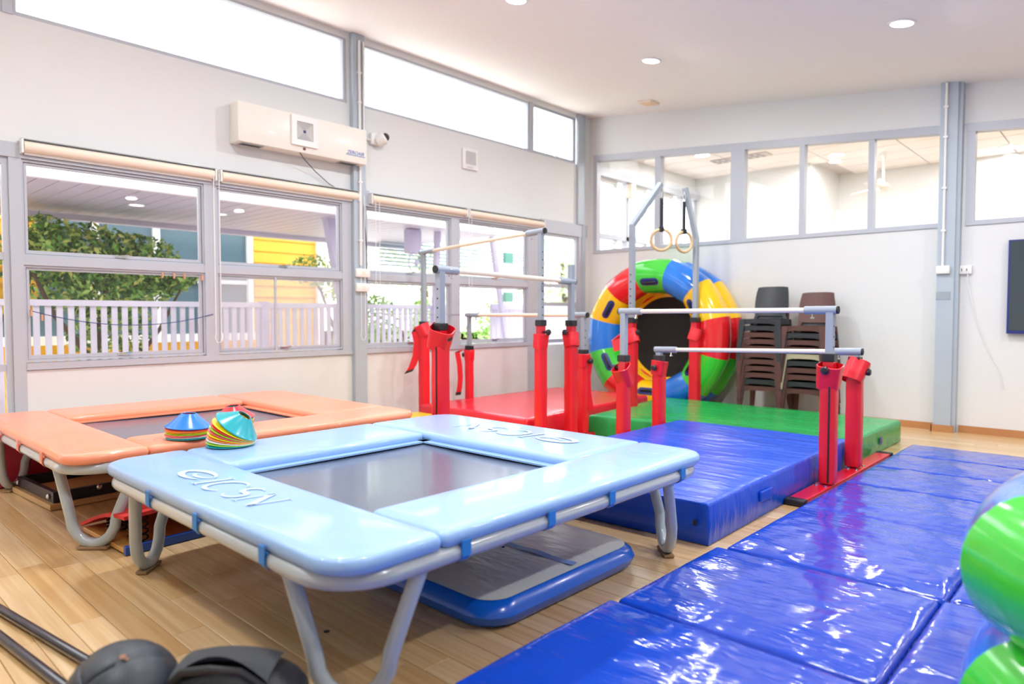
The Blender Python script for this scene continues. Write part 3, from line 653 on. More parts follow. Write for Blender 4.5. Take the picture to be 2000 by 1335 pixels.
# ------------------------------------------------------------------ trampolines
def trampoline(name, label, X0, X1, Y0, Y1, wn, wr_, wf, wl_, z, Mpad, Mstrap, logo, order):
    t = thing(name, label, 'trampoline', ((X0+X1)/2, (Y0+Y1)/2, 0))
    zt_ = z; th = .062; rf = .036; zf = z-th-rf+.004; ins = .03
    ring = rrect(X0+ins, X1-ins, Y0+ins, Y1-ins, .22, 7)
    m = MB(); m.tube([(x, y, zf) for x, y in ring], rf, 14, closed=True); m.build('frame_tube', M_tube, t, smooth=True)
    # diagonal U legs across each corner
    for cx, cy, sx, sy in ((X0+ins, Y0+ins, 1, 1), (X1-ins, Y0+ins, -1, 1), (X1-ins, Y1-ins, -1, -1), (X0+ins, Y1-ins, 1, -1)):
        a = Vector((cx+sx*.36, cy+sy*.02, zf-.01)); b = Vector((cx+sx*.02, cy+sy*.36, zf-.01)); mid = (a+b)/2+Vector((-sx*.04, -sy*.04, 0)); dr = (b-a).normalized()
        P = [a]; hb = .135
        P.append(a.lerp(mid-dr*hb, .5)+Vector((0, 0, -(zf-.2)*.5)))
        p1 = mid-dr*hb; p1.z = .20; P.append(p1)
        for k in range(1, 8):
            an = math.pi*k/8; q = mid-dr*hb*math.cos(an); q.z = .20-(.20-.034)*math.sin(an); P.append(q)
        p2 = mid+dr*hb; p2.z = .20; P.append(p2)
        P.append(b.lerp(mid+dr*hb, .5)+Vector((0, 0, -(zf-.2)*.5))); P.append(b)
        P[1] = (a+Vector((p1.x, p1.y, p1.z)))/2; P[-2] = (b+Vector((p2.x, p2.y, p2.z)))/2
        m = MB(); m.tube(P, .031, 12); lg = m.build('leg', M_tube, t, smooth=True, angle=60)
        m = MB(); q0 = mid-dr*.09; q1 = mid+dr*.09
        m.bevbox(-.09, .09, -.03, .03, .002, .022, .006, T(mid.x, mid.y, 0) @ Matrix.Rotation(math.atan2(dr.y, dr.x), 4, 'Z')); m.build('rubber_foot', M_brown, lg)
    # bed
    m = MB(); zb = z-.05
    m.grid(lambda i, j: Vector((X0+.2+(X1-X0-.4)*i/20, Y0+.2+(Y1-Y0-.4)*j/20, zb-.02*math.sin(math.pi*i/20)*math.sin(math.pi*j/20))), 21, 21); m.build('jumping_bed', M_bed, t, smooth=True)
    # skirt flaps visible inside the pads
    ix0, ix1, iy0, iy1 = X0+wl_, X1-wr_, Y0+wn, Y1-wf
    m = MB(); w_ = .06
    for a in ((ix0-.05, ix0+w_, iy0, iy1), (ix0, ix1, iy1-w_, iy1+.05)): m.box(*a, zb-.004, zb+.006)
    m.build('inner_flap', M_logo if False else Mpad, t)
    rc = .16
    # pinwheel pads: each owns one corner
    pads = [('near', X0+.0+(wl_*.42), X1, Y0, Y0+wn, (1, 0)), ('right', X1-wr_, X1, Y0+wn, Y1, (1, 1)), ('far', X0, X1-wr_, Y1-wf, Y1, (0, 1)), ('left', X0, X0+wl_, Y0, Y1-wf, (0, 0))]
    if order == 'blue': pads[0] = ('near', X0+.16, X1, Y0, Y0+wn, (1, 0))
    for nm, x0, x1, y0, y1, crn in pads:
        poly = []
        if nm == 'left':   # near end is cut back to make room for the near pad
            poly = None
        def outline(x0, x1, y0, y1, corner, r):
            out = []
            for cx, cy, a0, key in ((x1, y1, 0, (1, 1)), (x0, y1, 90, (0, 1)), (x0, y0, 180, (0, 0)), (x1, y0, 270, (1, 0))):
                rr = r if key == corner else .03
                ccx = cx-rr if cx == x1 else cx+rr; ccy = cy-rr if cy == y1 else cy+rr
                for k in range(7):
                    a = R(a0+90*k/6); out.append((ccx+rr*math.cos(a), ccy+rr*math.sin(a)))
            return out
        if nm == 'left': o_ = outline(x0, x1, Y0+wn+.004, y1-.004, (9, 9), rc)
        elif nm == 'near': o_ = outline(x0 if False else X0, x1, y0, y1, (1, 0), rc)
        elif nm == 'right': o_ = outline(x0, x1, y0+.004, y1, (1, 1), rc)
        else: o_ = outline(x0, x1-.004, y0, y1, (0, 1), rc)
        if nm == 'near':   # round its left end as well (meets the corner)
            o_ = []
            for cx, cy, a0, rr in ((X1, y1, 0, .03), (X0, y1, 90, .03), (X0, y0, 180, rc), (X1, y0, 270, rc)):
                ccx = cx-rr if cx == X1 else cx+rr; ccy = cy-rr if cy == y1 else cy+rr
                for k in range(7):
                    a = R(a0+90*k/6); o_.append((ccx+rr*math.cos(a), ccy+rr*math.sin(a)))
        mx, my = sum(p[0] for p in o_)/len(o_), sum(p[1] for p in o_)/len(o_)
        def ins_(d):   # approximate inset toward bbox centre
            bx0, bx1 = min(p[0] for p in o_), max(p[0] for p in o_); by0, by1 = min(p[1] for p in o_), max(p[1] for p in o_)
            sx = (bx1-bx0-2*d)/(bx1-bx0); sy = (by1-by0-2*d)/(by1-by0); cx, cy = (bx0+bx1)/2, (by0+by1)/2
            return [(cx+(x-cx)*sx, cy+(y-cy)*sy) for x, y in o_]
        prof = [(zt_-th, .012), (zt_-th+.01, .001), (zt_-th*.5, -.003), (zt_-.014, .001), (zt_-.005, .008), (zt_, .022), (zt_+.003, .06)]
        m = MB(); m.loft([[(x, y, zz+.003*noise.noise(Vector((x*4, y*4, 2)))) for x, y in ins_(d)] for zz, d in prof])
        pd = m.build('pad', Mpad, t, smooth=True, angle=60)
        if nm in ('near', 'far') and logo: logo(pd, nm, (X0, X1, Y0, Y1, wn, wf, zt_+.0065))
    # straps round the tube
    k = 0
    for (x, y, ax) in [(X0+f*(X1-X0), Y0+ins, 'x') for f in (.32, .55, .80)]+[(X1-ins, Y0+f*(Y1-Y0), 'y') for f in (.22, .42, .6, .87)]:
        m = MB(); w_ = .022; r1 = rf+.004
        prof = [(r1*math.cos(a), r1*math.sin(a)) for a in [2*math.pi*q/14 for q in range(15)]]
        if ax == 'x': m.grid(lambda i, j: Vector((x-w_+2*w_*j, y+prof[i][0], zf+prof[i][1])), 15, 2)
        else: m.grid(lambda i, j: Vector((x+prof[i][0], y-w_+2*w_*j, zf+prof[i][1])), 15, 2)
        for q in (0,):
            if ax == 'x': m.box(x-w_, x+w_, y-rf-.008, y-rf-.003, zf-.01, zf+.06)
            else: m.box(x+rf+.003, x+rf+.008, y-w_, y+w_, zf-.01, zf+.05)
        m.build('strap', Mstrap, t, smooth=True)
    return t
def arc(cx, cy, rx, ry, a0, a1, n=14): return [(cx+rx*math.cos(R(a0+(a1-a0)*k/n)), cy+ry*math.sin(R(a0+(a1-a0)*k/n))) for k in range(n+1)]
def blue_logo(pd, nm, g):
    X0, X1, Y0, Y1, wn, wf, z = g
    m = MB(); sl = .22
    def add(pts, ws):
        if isinstance(ws, (int, float)): ws = [ws]*len(pts)
        L = [((x+sl*y), y) for x, y in pts]
        if nm == 'near': Q = [(ox+x*sc, oy+y*sc) for x, y in L]
        else: Q = [(ox-x*sc, oy-y*sc) for x, y in L]
        m.ribbon(Q, [w_*sc for w_ in ws], z)
    if nm == 'near': ox, oy, sc = -3.42, 1.31, 1.0
    else: ox, oy, sc = -2.72, 3.46, 1.15
    cw = lambda n, a, b: [a+(b-a)*math.sin(math.pi*k/n) for k in range(n+1)]
    # swoosh emblem: open crescent ring
    add(arc(-.01, .09, .125, .062, 20, 325, 20), cw(20, .006, .04)); add(arc(.02, .10, .07, .03, 150, 400, 14), cw(14, .003, .02))
    add([(.17, 0), (.17, .17)], .022); add([(.14, 0), (.20, 0)], .007); add([(.14, .17), (.20, .17)], .007)
    add(arc(.31, .085, .085, .088, 45, 315, 16), cw(16, .008, .028)); add([(.375, .14), (.375, .17)], .007)
    S_ = arc(.475, .128, .045, .043, 50, 250, 10)+arc(.485, .045, .05, .046, 80, -150, 10); add(S_, cw(len(S_)-1, .007, .028))
    add([(.585, 0), (.585, .17)], .012); add([(.575, .17), (.715, 0)], .032); add([(.71, 0), (.71, .17)], .012); add([(.56, 0), (.61, 0)], .006); add([(.685, .17), (.735, .17)], .006)
    m.build('printed_lettering', M_logo, pd)
trampoline('trampoline', 'sky blue padded square trampoline with white printed lettering, nearest the camera', -4.17, -1.85, 1.18, 3.70, .45, .46, .74, .62, .605, M_bluepad, M_bluestrap, blue_logo, 'blue')
trampoline('trampoline', 'orange padded square trampoline beside the window wall', -6.78, -4.40, 1.08, 3.62, .44, .46, .66, .62, .605, M_orpad, M_orstrap, None, 'or')

# ------------------------------------------------------------------ disc cones
CC = {'b': '1f7fe0', 'r': 'e8323c', 'o': 'ff8a3c', 'y': 'f4e21a', 'l': 'a8dc2c', 'w': 'f2eee6', 't': '12a9b4', 'p': 'f0606a'}
CM = {k: mat('cone_plastic_'+k, v, .25, coat=.3) for k, v in CC.items()}
CN = {'b': 'blue', 'r': 'red', 'o': 'orange', 'y': 'yellow', 'l': 'lime green', 'w': 'white', 't': 'teal', 'p': 'pink'}
cone_me = {}
for k in CC:
    m = MB(); m.lathe([(.14, 0), (.14, .004), (.128, .010), (.048, .082), (.043, .086), (.040, .083), (.122, .006), (.14, 0)], 32)
    o = m.build('disc_cone', CM[k], smooth=True, angle=50); cone_me[k] = o.data; bpy.data.objects.remove(o)
def cone(k, M_, label, group):
    o = bpy.data.objects.new('disc_cone', cone_me[k]); col.objects.link(o)
    M2 = M_.copy(); M2.translation = M2.translation*S; o.matrix_world = M2; tag(o, label, 'training cone', group)
ZP = .613
def place_words(i, n): return 'topmost' if i == n-1 else ('bottom' if i == 0 else ('%s from the bottom' % ['', 'second', 'third', 'fourth', 'fifth', 'sixth', 'seventh', 'eighth', 'ninth', 'tenth'][i]))
seq = 'twplyorb'
for i, k in enumerate(seq):
    cone(k, T(-4.52+random.uniform(-.004, .004), 1.80+random.uniform(-.004, .004), ZP+.0098*i) @ RX(-.3*i) @ RY(.4*i), '%s training cone, %s in the neat stack' % (CN[k], place_words(i, len(seq))), 'neat cone stack on the orange pad')
seq = 'wtorolyr'[:7]
seq = 'wrtoyty'[:6]+'r'
for i, k in enumerate(seq):
    cone(k, T(-4.76+.003*i, 2.20, ZP+.0098*i) @ RX(2*i*.5) @ RY(1*i*.5), '%s training cone, %s in the rear red-topped stack' % (CN[k], place_words(i, len(seq))), 'rear cone stack')
seq = 'tlwoyplryt'
for i, k in enumerate(seq):
    a = 3.6*i if i < 9 else 37
    # fan: hinge along the right rim
    hx, hy = -3.955, 1.955
    Mx = T(hx, hy, ZP+.002+.0012*i) @ RZ(43) @ RY(a) @ T(-.14, 0, .002*i)
    cone(k, Mx, '%s training cone, %s in the toppled fanned stack' % (CN[k], place_words(i, len(seq))), 'fanned cones on the sky blue pad')

# ------------------------------------------------------------------ bar stands
def sleeve_mesh(m, x, y, z0, z1, w, seed, n=16):
    """padded sleeve: rounded square with puckers and a seam"""
    rings = []; N = 24
    for k in range(N+1):
        z = z0+(z1-z0)*k/N; r_ = []
        for (px, py) in rrect(-w/2, w/2, -w/2, w/2, w*.28, 4):
            d = math.hypot(px, py); f = 1+.05*noise.noise(Vector((px*20, py*20+seed, z*6)))
            if k in (0, N): f *= .94
            r_.append((x+px*f, y+py*f, z))
        rings.append(r_)
    m.loft(rings)
def wrap_band(m, x, y, z, w, h, tilt_x, tilt_y, rz, seed):
    A = T(x, y, z) @ RZ(rz) @ RX(tilt_x) @ RY(tilt_y)
    rings = []
    for q, (zz, k) in enumerate(((-h/2, .98), (-h/4, 1.04), (0, 1.06), (h/4, 1.08), (h/2, 1.14), (h/2+.004, 1.05), (h/4, 1.0), (0, .98))):
        rings.append([(px*k*(1+.05*noise.noise(Vector((px*15, py*15, seed)))), py*k, zz) for px, py in rrect(-w/2, w/2, -w/2, w/2, w*.3, 4)])
    m.loft(rings, A, caps=False)
def strap_flap(m, pts, w, side, th=.012):
    """hanging strap end: slab along pts, width direction = side"""
    side = Vector(side).normalized(); pts = [Vector(p) for p in pts]; rings = []
    for i, p in enumerate(pts):
        d = (pts[min(i+1, len(pts)-1)]-pts[max(i-1, 0)]).normalized(); n = d.cross(side).normalized()
        rings.append([p+side*w/2+n*th/2, p-side*w/2+n*th/2, p-side*w/2-n*th/2, p+side*w/2-n*th/2])
    m.loft(rings)
def post(t, x, y, zc, ztop, w=.056, holes_dir=None, sl_w=.125, seed=0, band=(0, 0, 0), sleeve_top=None, knob=(0, -1), extra_top=0, zbase=.05, band_dz=0):
    """telescopic square upright: red outer box inside a padded sleeve, black collar, grey inner tube"""
    up = MB(); up.sqtube([(x, y, zc-.02), (x, y, ztop+extra_top)], w); u = up.build('upright', M_tube2, t)
    m = MB(); m.sqtube([(x, y, zbase), (x, y, zc-.02)], w+.022); m.build('outer_post', M_redsteel, t)
    m = MB(); m.bevbox(x-w*.5-.02, x+w*.5+.02, y-w*.5-.02, y+w*.5+.02, zc-.045, zc+.02, .006); m.build('collar', M_blackplas, t)
    m = MB(); kx, ky = knob
    m.tube([(x+kx*w*.6, y+ky*w*.6, zc-.11), (x+kx*(w*.6+.06), y+ky*(w*.6+.06), zc-.11)], .012, 8)
    A = T(x+kx*(w*.6+.075), y+ky*(w*.6+.075), zc-.11) @ Matrix.Rotation(math.atan2(ky, kx), 4, 'Z') @ RY(90)
    m.lathe([(.0001, -.022), (.026, -.02), (.032, -.008), (.032, .01), (.022, .02), (.0001, .022)], 12, A); m.build('locking_knob', M_blackplas, t, smooth=True)
    st = sleeve_top or zc-.2
    m = MB(); sleeve_mesh(m, x, y, zbase+.01, st, sl_w, seed); s_ = m.build('padded_sleeve', M_red, t, smooth=True, angle=60)
    if seed in (1, 9):
        m = MB(); m.sqtube([(x+sl_w*.18, y-sl_w*.5-.004, zbase+.02), (x+sl_w*.18, y-sl_w*.5-.004, st-.03)], .012, d=.006); m.build('closure_strip', M_blackrub, s_)
    m = MB(); wrap_band(m, x, y, st+.0+band_dz, sl_w*(1.42 if seed == 9 else 1.3 if seed in (1, 2, 3, 5) else 1.14), .19 if seed in (1, 2, 3, 9) else .15, band[0], band[1], band[2], seed); m.build('sleeve_cuff', M_red, s_, smooth=True, angle=60)
    if holes_dir:
        m = MB(); z = zc+.07; hx, hy = holes_dir
        while z < min(ztop-.1, zc+.75):
            m.disc((x+hx*(w/2+.001), y+hy*(w/2+.001), z), (hx, hy, 0), .009, 10); z += .083
        m.build('adjustment_holes', M_blackrub, u)
    return s_
def bar(t, a, b, r=.021, sock=.2):
    a, b = Vector(a), Vector(b); d = (b-a).normalized()
    m = MB(); m.tube([a+d*sock*.6, b-d*sock*.6], r, 14); m.build('hand_bar', M_barwood, t, smooth=True)
    for p, q in ((a, 1), (b, -1)):
        m = MB(); m.tube([p-d*q*.05, p+d*q*sock], r+.012, 14); so = m.build('bar_socket', M_tube2, t, smooth=True)
        m = MB(); m.tube([p-d*q*.062, p-d*q*.05], r+.010, 14); m.build('end_cap', M_blackrub, so, smooth=True)
        m = MB(); c = p+d*q*sock*.7; m.tube([c, c-Vector((0, 0, .06))], .006, 6); m.lathe([(.0001, -.01), (.016, -.006), (.016, .004), (.0001, .008)], 10, T(c.x, c.y, c.z-.062)); m.build('wing_screw', M_chrome, so)
def rail(t, x, y0, y1, zr=.045, w=.13, cols=M_redsteel, bolts=()):
    m = MB(); m.bevbox(x-w/2, x+w/2, y0, y1, .006, zr, .006); r_ = m.build('base_rail', M_redsteel, t)
    for ya, yb in ((y0-.09, y0), (y1, y1+.09)):
        m = MB(); m.bevbox(x-w/2-.008, x+w/2+.008, ya, yb, .002, zr+.004, .01); m.build('rubber_end', M_blackrub, t, smooth=True)
    for y in bolts:
        for dy in (-.1, .1):
            for dx in (-.035, .035):
                m = MB(); m.lathe([(.0001, .012), (.012, .01), (.014, 0)], 8, T(x+dx, y+dy, zr)); m.build('bolt', M_chrome, r_)
# right-hand set (G,H,I,J)
t = thing('parallel_bars', 'low grey parallel bars with red padded posts straddling the blue crash mat', 'gym bars', (-2.8, 6.1, 0))
rail(t, -1.85, 5.12, 7.36, bolts=(5.70, 6.50)); rail(t, -3.86, 5.3, 6.46)
post(t, -1.83, 5.70, 1.075, 1.43, seed=1, band=(12, 8, 0), holes_dir=(1, 0), sleeve_top=.92, band_dz=-.01)
post(t, -1.87, 6.50, 1.01, 1.04, seed=2, band=(-22, 20, 20), sleeve_top=.86, knob=(1, 0), band_dz=.04, sl_w=.13)
post(t, -3.785, 5.72, .985, 1.43, seed=3, band=(25, -10, 15), holes_dir=None, sleeve_top=.80, knob=(-1, 0))
post(t, -3.81, 6.44, .95, 1.0, seed=4, band=(-6, 5, 5), sleeve_top=.84, band_dz=-.01)
bar(t, (-3.785, 5.72, 1.435), (-1.83, 5.70, 1.44)); bar(t, (-3.81, 6.44, 1.03), (-1.87, 6.50, 1.075))
# left-hand set (A,C,E,F)
t = thing('uneven_bars', 'tall grey uneven bars with red padded posts across the red mat near the windows', 'gym bars', (-5.68, 5.95, 0))
rail(t, -6.72, 4.9, 7.0, w=.1); rail(t, -4.69, 4.9, 6.9, w=.12)
post(t, -6.68, 5.57, 1.30, 2.18, w=.05, seed=5, band=(15, -25, 0), sleeve_top=1.2, sl_w=.12, knob=(-1, 0))
post(t, -4.68, 5.50, 1.33, 2.29, w=.05, seed=6, band=(-4, 3, 0), holes_dir=(1, 0), sleeve_top=1.16, sl_w=.115, knob=(1, 0), band_dz=-.04)
post(t, -6.68, 6.36, .97, 1.38, w=.048, seed=7, band=(5, 5, 0), sleeve_top=.86, sl_w=.1, knob=(-1, 0))
post(t, -4.68, 6.25, .99, 1.375, w=.05, seed=8, band=(0, 0, 0), holes_dir=(1, 0), sleeve_top=.88, sl_w=.11, knob=(1, 0))
bar(t, (-6.68, 5.57, 2.19), (-4.68, 5.50, 2.28)); bar(t, (-6.68, 6.36, 1.40), (-4.68, 6.25, 1.40))
VS = (.73, .68, 0)
def offp(x, y, lst): return [(x+.73*d-.1*f, y+.68*d+.05*f, z) for d, f, z in lst]
for pts, sd, mm, wd in ((offp(-6.70, 5.53, [(-.02, 0, 1.27), (-.06, 0, 1.2), (-.03, 0, 1.08), (-.05, 0, .9), (-.10, 0, .76), (-.15, 0, .68)]), (.73, .68, .35), 1, .11),
                (offp(-6.72, 6.30, [(-.03, 0, .93), (-.09, 0, .9), (-.06, 0, .74), (-.05, 0, .56), (-.06, 0, .42), (-.08, 0, .33)]), (.73, .68, .1), 1, .07),
                (offp(-4.68, 6.22, [(.06, 0, .93), (.10, 0, .9), (.07, 0, .7), (.08, 0, .5), (.11, 0, .32)]), (.73, .68, 0), 0, .06)):
    m = MB(); strap_flap(m, pts, wd, sd); f = m.build('sleeve_flap', M_red, t)
    if mm:
        a, b = Vector(pts[-1]), Vector(pts[-2]); m = MB(); strap_flap(m, [a+(a-b).normalized()*.01, a.lerp(b, .35)], wd+.004, sd, th=.016); m.build('hook_tape', M_blackrub, f)
        a, b = Vector(pts[1]), Vector(pts[0]); m = MB(); strap_flap(m, [a, a.lerp(b, .5)], wd*.9, sd, th=.02); m.build('hook_tape', M_blackrub, f)
# single bar running along the red mat (B, D)
t = thing('horizontal_bar', 'grey horizontal bar with two red padded posts standing in front of the uneven bars', 'gym bars', (-4.57, 4.95, 0))
m = MB(); m.bevbox(-5.05, -4.05, 3.93, 4.05, .006, .045, .006); m.build('base_rail', M_redsteel, t)
m = MB(); m.bevbox(-4.62, -4.1, 5.78, 5.9, .006, .045, .006); m.build('base_rail', M_redsteel, t)
post(t, -4.56, 3.99, 1.31, 1.80, w=.062, seed=9, band=(20, 18, 30), holes_dir=(0, -1), sleeve_top=1.2, sl_w=.135, knob=(1, 0))
post(t, -4.54, 5.84, 1.325, 1.78, w=.055, seed=10, band=(-8, -14, 0), holes_dir=None, sleeve_top=1.13, sl_w=.125, extra_top=.16)
bar(t, (-4.56, 3.99, 1.80), (-4.54, 5.84, 1.76), r=.024)
# ring stand
t = thing('ring_stand', 'tall grey ring frame of two bent square posts standing before the inflatable', 'ring stand', (-4.7, 8.15, 0))
for (x, y, xt, yt, nm, sd) in ((-4.78, 7.40, -4.68, 7.91, 0, 11), (-4.53, 8.60, -4.585, 8.38, 1, 12)):
    m = MB(); m.sqtube([(x, y, 1.30), (x, y, 2.53 if not nm else 2.45), (xt, yt, 3.11)], .062); u = m.build('bent_upright', M_tube2, t)
    m = MB(); m.sqtube([(x, y, .03), (x, y, 1.32)], .085); m.build('outer_post', M_redsteel, t)
    m = MB(); m.bevbox(x-.055, x+.055, y-.055, y+.055, 1.30, 1.37, .006); m.build('collar', M_blackplas, t)
    m = MB(); m.lathe([(.0001, -.02), (.03, -.018), (.034, 0), (.03, .018), (.0001, .02)], 12, T(x+.09, y, 1.18) @ RY(90)); m.build('locking_knob', M_blackplas, t, smooth=True)
    m = MB(); sleeve_mesh(m, x, y, .04, 1.14, .14, sd); s_ = m.build('padded_sleeve', M_red, t, smooth=True, angle=60)
    m = MB(); wrap_band(m, x, y, 1.12, .16, .17, -14, 18 if nm else -22, 20, sd); m.build('sleeve_cuff', M_red, s_, smooth=True, angle=60)
    m = MB(); z = 1.55
    while z < 2.0 and not nm: m.disc((x, y-.032, z), (0, -1, 0), .01, 10); z += .09
    if not nm: m.build('adjustment_holes', M_blackrub, u)
    m = MB(); m.bevbox(x-.12, x+.06, y-.06, y+.12, .0, .03, .006); m.build('base_foot', M_redsteel, t)
m = MB(); strap_flap(m, [(-4.80, 7.3, 1.18), (-4.90, 7.26, 1.10), (-4.86, 7.26, .96)], .16, (.73, .68, .3), th=.02); m.build('sleeve_flap', M_red, t)
for x, y, lab, rz in ((-4.675, 7.93, 'wooden gymnastic ring on a black strap, the left of the pair', 43), (-4.585, 8.365, 'wooden gymnastic ring on a black strap, the right of the pair', 68)):
    g = thing('gymnastic_ring', lab, 'gymnastic ring', (x, y, 3.06), 'hanging gymnastic rings')
    m = MB(); m.tube([(x, y, 3.06), (x, y+.0, 3.04), (x+.02, y, 3.0), (x+.02, y, 2.95), (x, y, 2.91), (x-.02, y, 2.95), (x-.02, y, 3.0), (x, y, 3.04)], .006, 6); m.build('carabiner', M_chrome, g, smooth=True)
    m = MB(); zt0, zb0 = 2.93, 2.53
    A = T(x, y, 0) @ RZ(rz)
    m.bevbox(-.022, .022, -.006, .006, 2.52, 2.93, .003, A); m.bevbox(-.03, .03, -.03, .03, 2.49, 2.56, .01, A); m.build('strap', M_strapblk, g)
    m = MB(); Rr = .135; m.tube([A @ Vector((Rr*math.sin(2*math.pi*k/36), 0, 2.385+Rr*math.cos(2*math.pi*k/36))) for k in range(36)], .0195, 12, closed=True); m.build('hoop', M_ringwood, g, smooth=True)

# ------------------------------------------------------------------ inflatable rollers
def roller(name, label, Mw, Ro, r, gap, start, seq='GBYR', inner=True, handles=True, nseg=12):
    t = thing(name, label, 'inflatable', tuple(Mw @ Vector((0, 0, 0))))
    Rm = Ro-r
    for q in (0, 1):
        off = q*gap
        for k in range(nseg):
            a0 = start+2*math.pi*k/nseg; a1 = a0+2*math.pi/nseg; rings = []
            N = 6
            for j in range(N+1):
                f = j/N; a = a0+(a1-a0)*f
                p0 = Vector((Rm*math.cos(a0), 0, Rm*math.sin(a0))); p1 = Vector((Rm*math.cos(a1), 0, Rm*math.sin(a1)))
                c = p0.lerp(p1, f)*(1+.012*math.sin(math.pi*f))
                aa = a; rad = Vector((math.cos(aa), 0, math.sin(aa)))
                rr = r*(1+.012*math.sin(math.pi*f)-(.0 if 0 < j < N else .008))
                rings.append([c+rad*(rr*math.cos(b))+Vector((0, 1, 0))*(rr*math.sin(b)+off) for b in [2*math.pi*s/28 for s in range(28)]])
            m = MB(); m.loft(rings, Mw, caps=False)
            # colours run clockwise seen from the front
            c = seq[(-k-1) % len(seq)] if q == 0 else seq[(-k-1) % len(seq)]
            m.build('tube_segment', M_inf[c], t, smooth=True, angle=80)
    if inner:
        m = MB(); ri = Rm-r; 
        m.lathe([(ri+.06, .06), (ri+.0, gap*.35), (ri-.0, gap*.9)], 48, Mw @ RX(-90)); m.build('inner_lining', M_inf['Y'], t, smooth=True)
        m = MB(); m.lathe([(ri+.02, .34), (ri-.06, .345)], 48, Mw @ RX(-90)); m.build('lining_rim', M_inf['Y'], t)
        m = MB(); m.lathe([(ri-.04, .35), (.3, .36), (.0001, .362)], 48, Mw @ RX(-90)); m.build('mesh_disc', M_discblk, t, smooth=True)
    if handles:
        for k in range(nseg):
            if k % 2 == 0 and not (nseg == 12 and k in handles_skip): pass
            a = start+2*math.pi*(k+.5)/nseg
            if k in handles_on:
                A = Mw @ Matrix.Rotation(-(a-math.pi/2), 4, 'Y') @ T(0, 0, Rm) @ RX(118) @ T(0, 0, r*1.03)
                m = MB(); m.loft([[(x, y, z) for x, y in rrect(-.15+i_, .15-i_, -.055+i_, .055-i_, .055, 6)] for z, i_ in ((-.01, 0), (.006, 0), (.009, .006))], A); p_ = m.build('handle_patch', M_grip, t, smooth=True)
                m = MB(); m.tube([A @ Vector(v) for v in ((-.1, 0, .008), (-.07, 0, .03), (.07, 0, .03), (.1, 0, .008))], .016, 8); m.build('handle_grip', M_blackrub, p_, smooth=True)
    return t
handles_skip = (); handles_on = (0, 2, 3, 5, 7, 8, 10)
handles_on = (1, 3, 5, 7, 9, 11)
# upright one against the back wall: local XZ plane, -Y towards the room, leaning back
Mw = T(-5.32, 8.88, 1.08) @ RZ(1.5) @ RX(-2)
roller('inflatable_roller', 'large multicoloured inflatable ring leaning on the back wall behind the ring stand', Mw, 1.17, .25, .40, R(-15), 'GBYR')
# second one lying flat beside the camera
Mw2 = T(.425, 2.74, .655) @ RX(-90)
handles_on = ()
roller('inflatable_roller', 'green and blue inflatable ring lying flat at the right edge, closest to the camera', Mw2, .88, .235, .43, R(157), 'GBGB', inner=False, nseg=8)

# ------------------------------------------------------------------ stacked chairs
def chair_proto(matl):
    t = thing('stacking_chair')
    w1, w2 = .245, .27      # half width at seat and at floor
    m = MB()
    def seat(i, j):
        u, v = i/8, j/8; x = (-.2+.4*u); y = -.20+.40*v
        return Vector((x*(1-.06*v), y, .462-.018*math.sin(math.pi*u)*math.sin(math.pi*min(1, v*1.1))-(.015*(1-v)**3)))
    m.grid(seat, 9, 9); m.grid(lambda i, j: seat(i, j)-Vector((0, 0, .012)), 9, 9, flip=True)
    m.build('seat', matl, t, smooth=True)
    m = MB()   # apron: arched front and side rails
    for (a, b) in (((-.23, -.215), (.23, -.215)), ((-.23, .2), (.23, .2))):
        def fr(i, j):
            u = i/10; x = a[0]+(b[0]-a[0])*u; low = .055+.055*(2*abs(u-.5))**5
            return Vector((x, a[1]-.006*math.sin(math.pi*u), .455-low*j/2))
        m.grid(fr, 11, 3, flip=a[1] > 0)
        m.grid(lambda i, j: fr(i, j)+Vector((0, .014, 0)), 11, 3, flip=a[1] < 0)
    for sx in (-1, 1):
        m.box(sx*.235-.008, sx*.235+.008, -.215, .2, .385, .452)
    m.box(-.235, .235, -.222, -.19, .446, .458)
    m.build('apron', matl, t, smooth=True)
    for sx in (-1, 1):
        for sy in (-1, 1):
            m = MB(); rings = []
            for k in range(6):
                f = k/5; z = .455*(1-f); x = sx*(.222+.035*f); y = sy*(.205+(.03 if sy < 0 else .06)*f); wd = .046*(1-f)+.028*f; dp = .040*(1-f)+.026*f
                rings.append([(x-wd, y-dp/2, z), (x+wd*.6, y-dp/2, z), (x+wd*.6, y+dp/2, z), (x-wd*.6, y+dp/2, z)] if sx > 0 else [(x-wd*.6, y-dp/2, z), (x+wd, y-dp/2, z), (x+wd*.6, y+dp/2, z), (x-wd*.6, y+dp/2, z)])
            m.loft(rings); m.build('leg', matl, t)
    m = MB()
    def back(i, j):
        u, v = i/10, j/12; z = .50+.40*v; wd = .165+.035*math.sin(math.pi*min(1, v*1.05)*.75)-.03*max(0, v-.85)/.15*0
        wd = .155+.05*math.sin(math.pi*(.25+.55*v)); x = (2*u-1)*wd
        y = .19+.10*v+.03*(1-(2*u-1)**2)
        return Vector((x, y, z-.012*(2*u-1)**4*(1 if v > .9 else 0)))
    m.grid(back, 11, 13, flip=True); m.grid(lambda i, j: back(i, j)+Vector((0, .014, 0)), 11, 13)
    for e in (0, 10):
        m.grid(lambda i, j: back(e, i)+Vector((0, .014*j, 0)), 13, 2, flip=e == 0)
    m.grid(lambda i, j: back(i, 12)+Vector((0, .014*j, 0)), 11, 2)
    for sx in (-1, 1): m.sqtube([(sx*.19, .19, .44), (sx*.165, .205, .52)], .04, d=.02)
    m.build('backrest', matl, t, smooth=True)
    return t
protos = {'n': chair_proto(M_chbrown), 'k': chair_proto(M_chblack), 'e': chair_proto(M_chbeige)}
cname = {'n': 'brown', 'k': 'charcoal', 'e': 'beige'}; used = set()
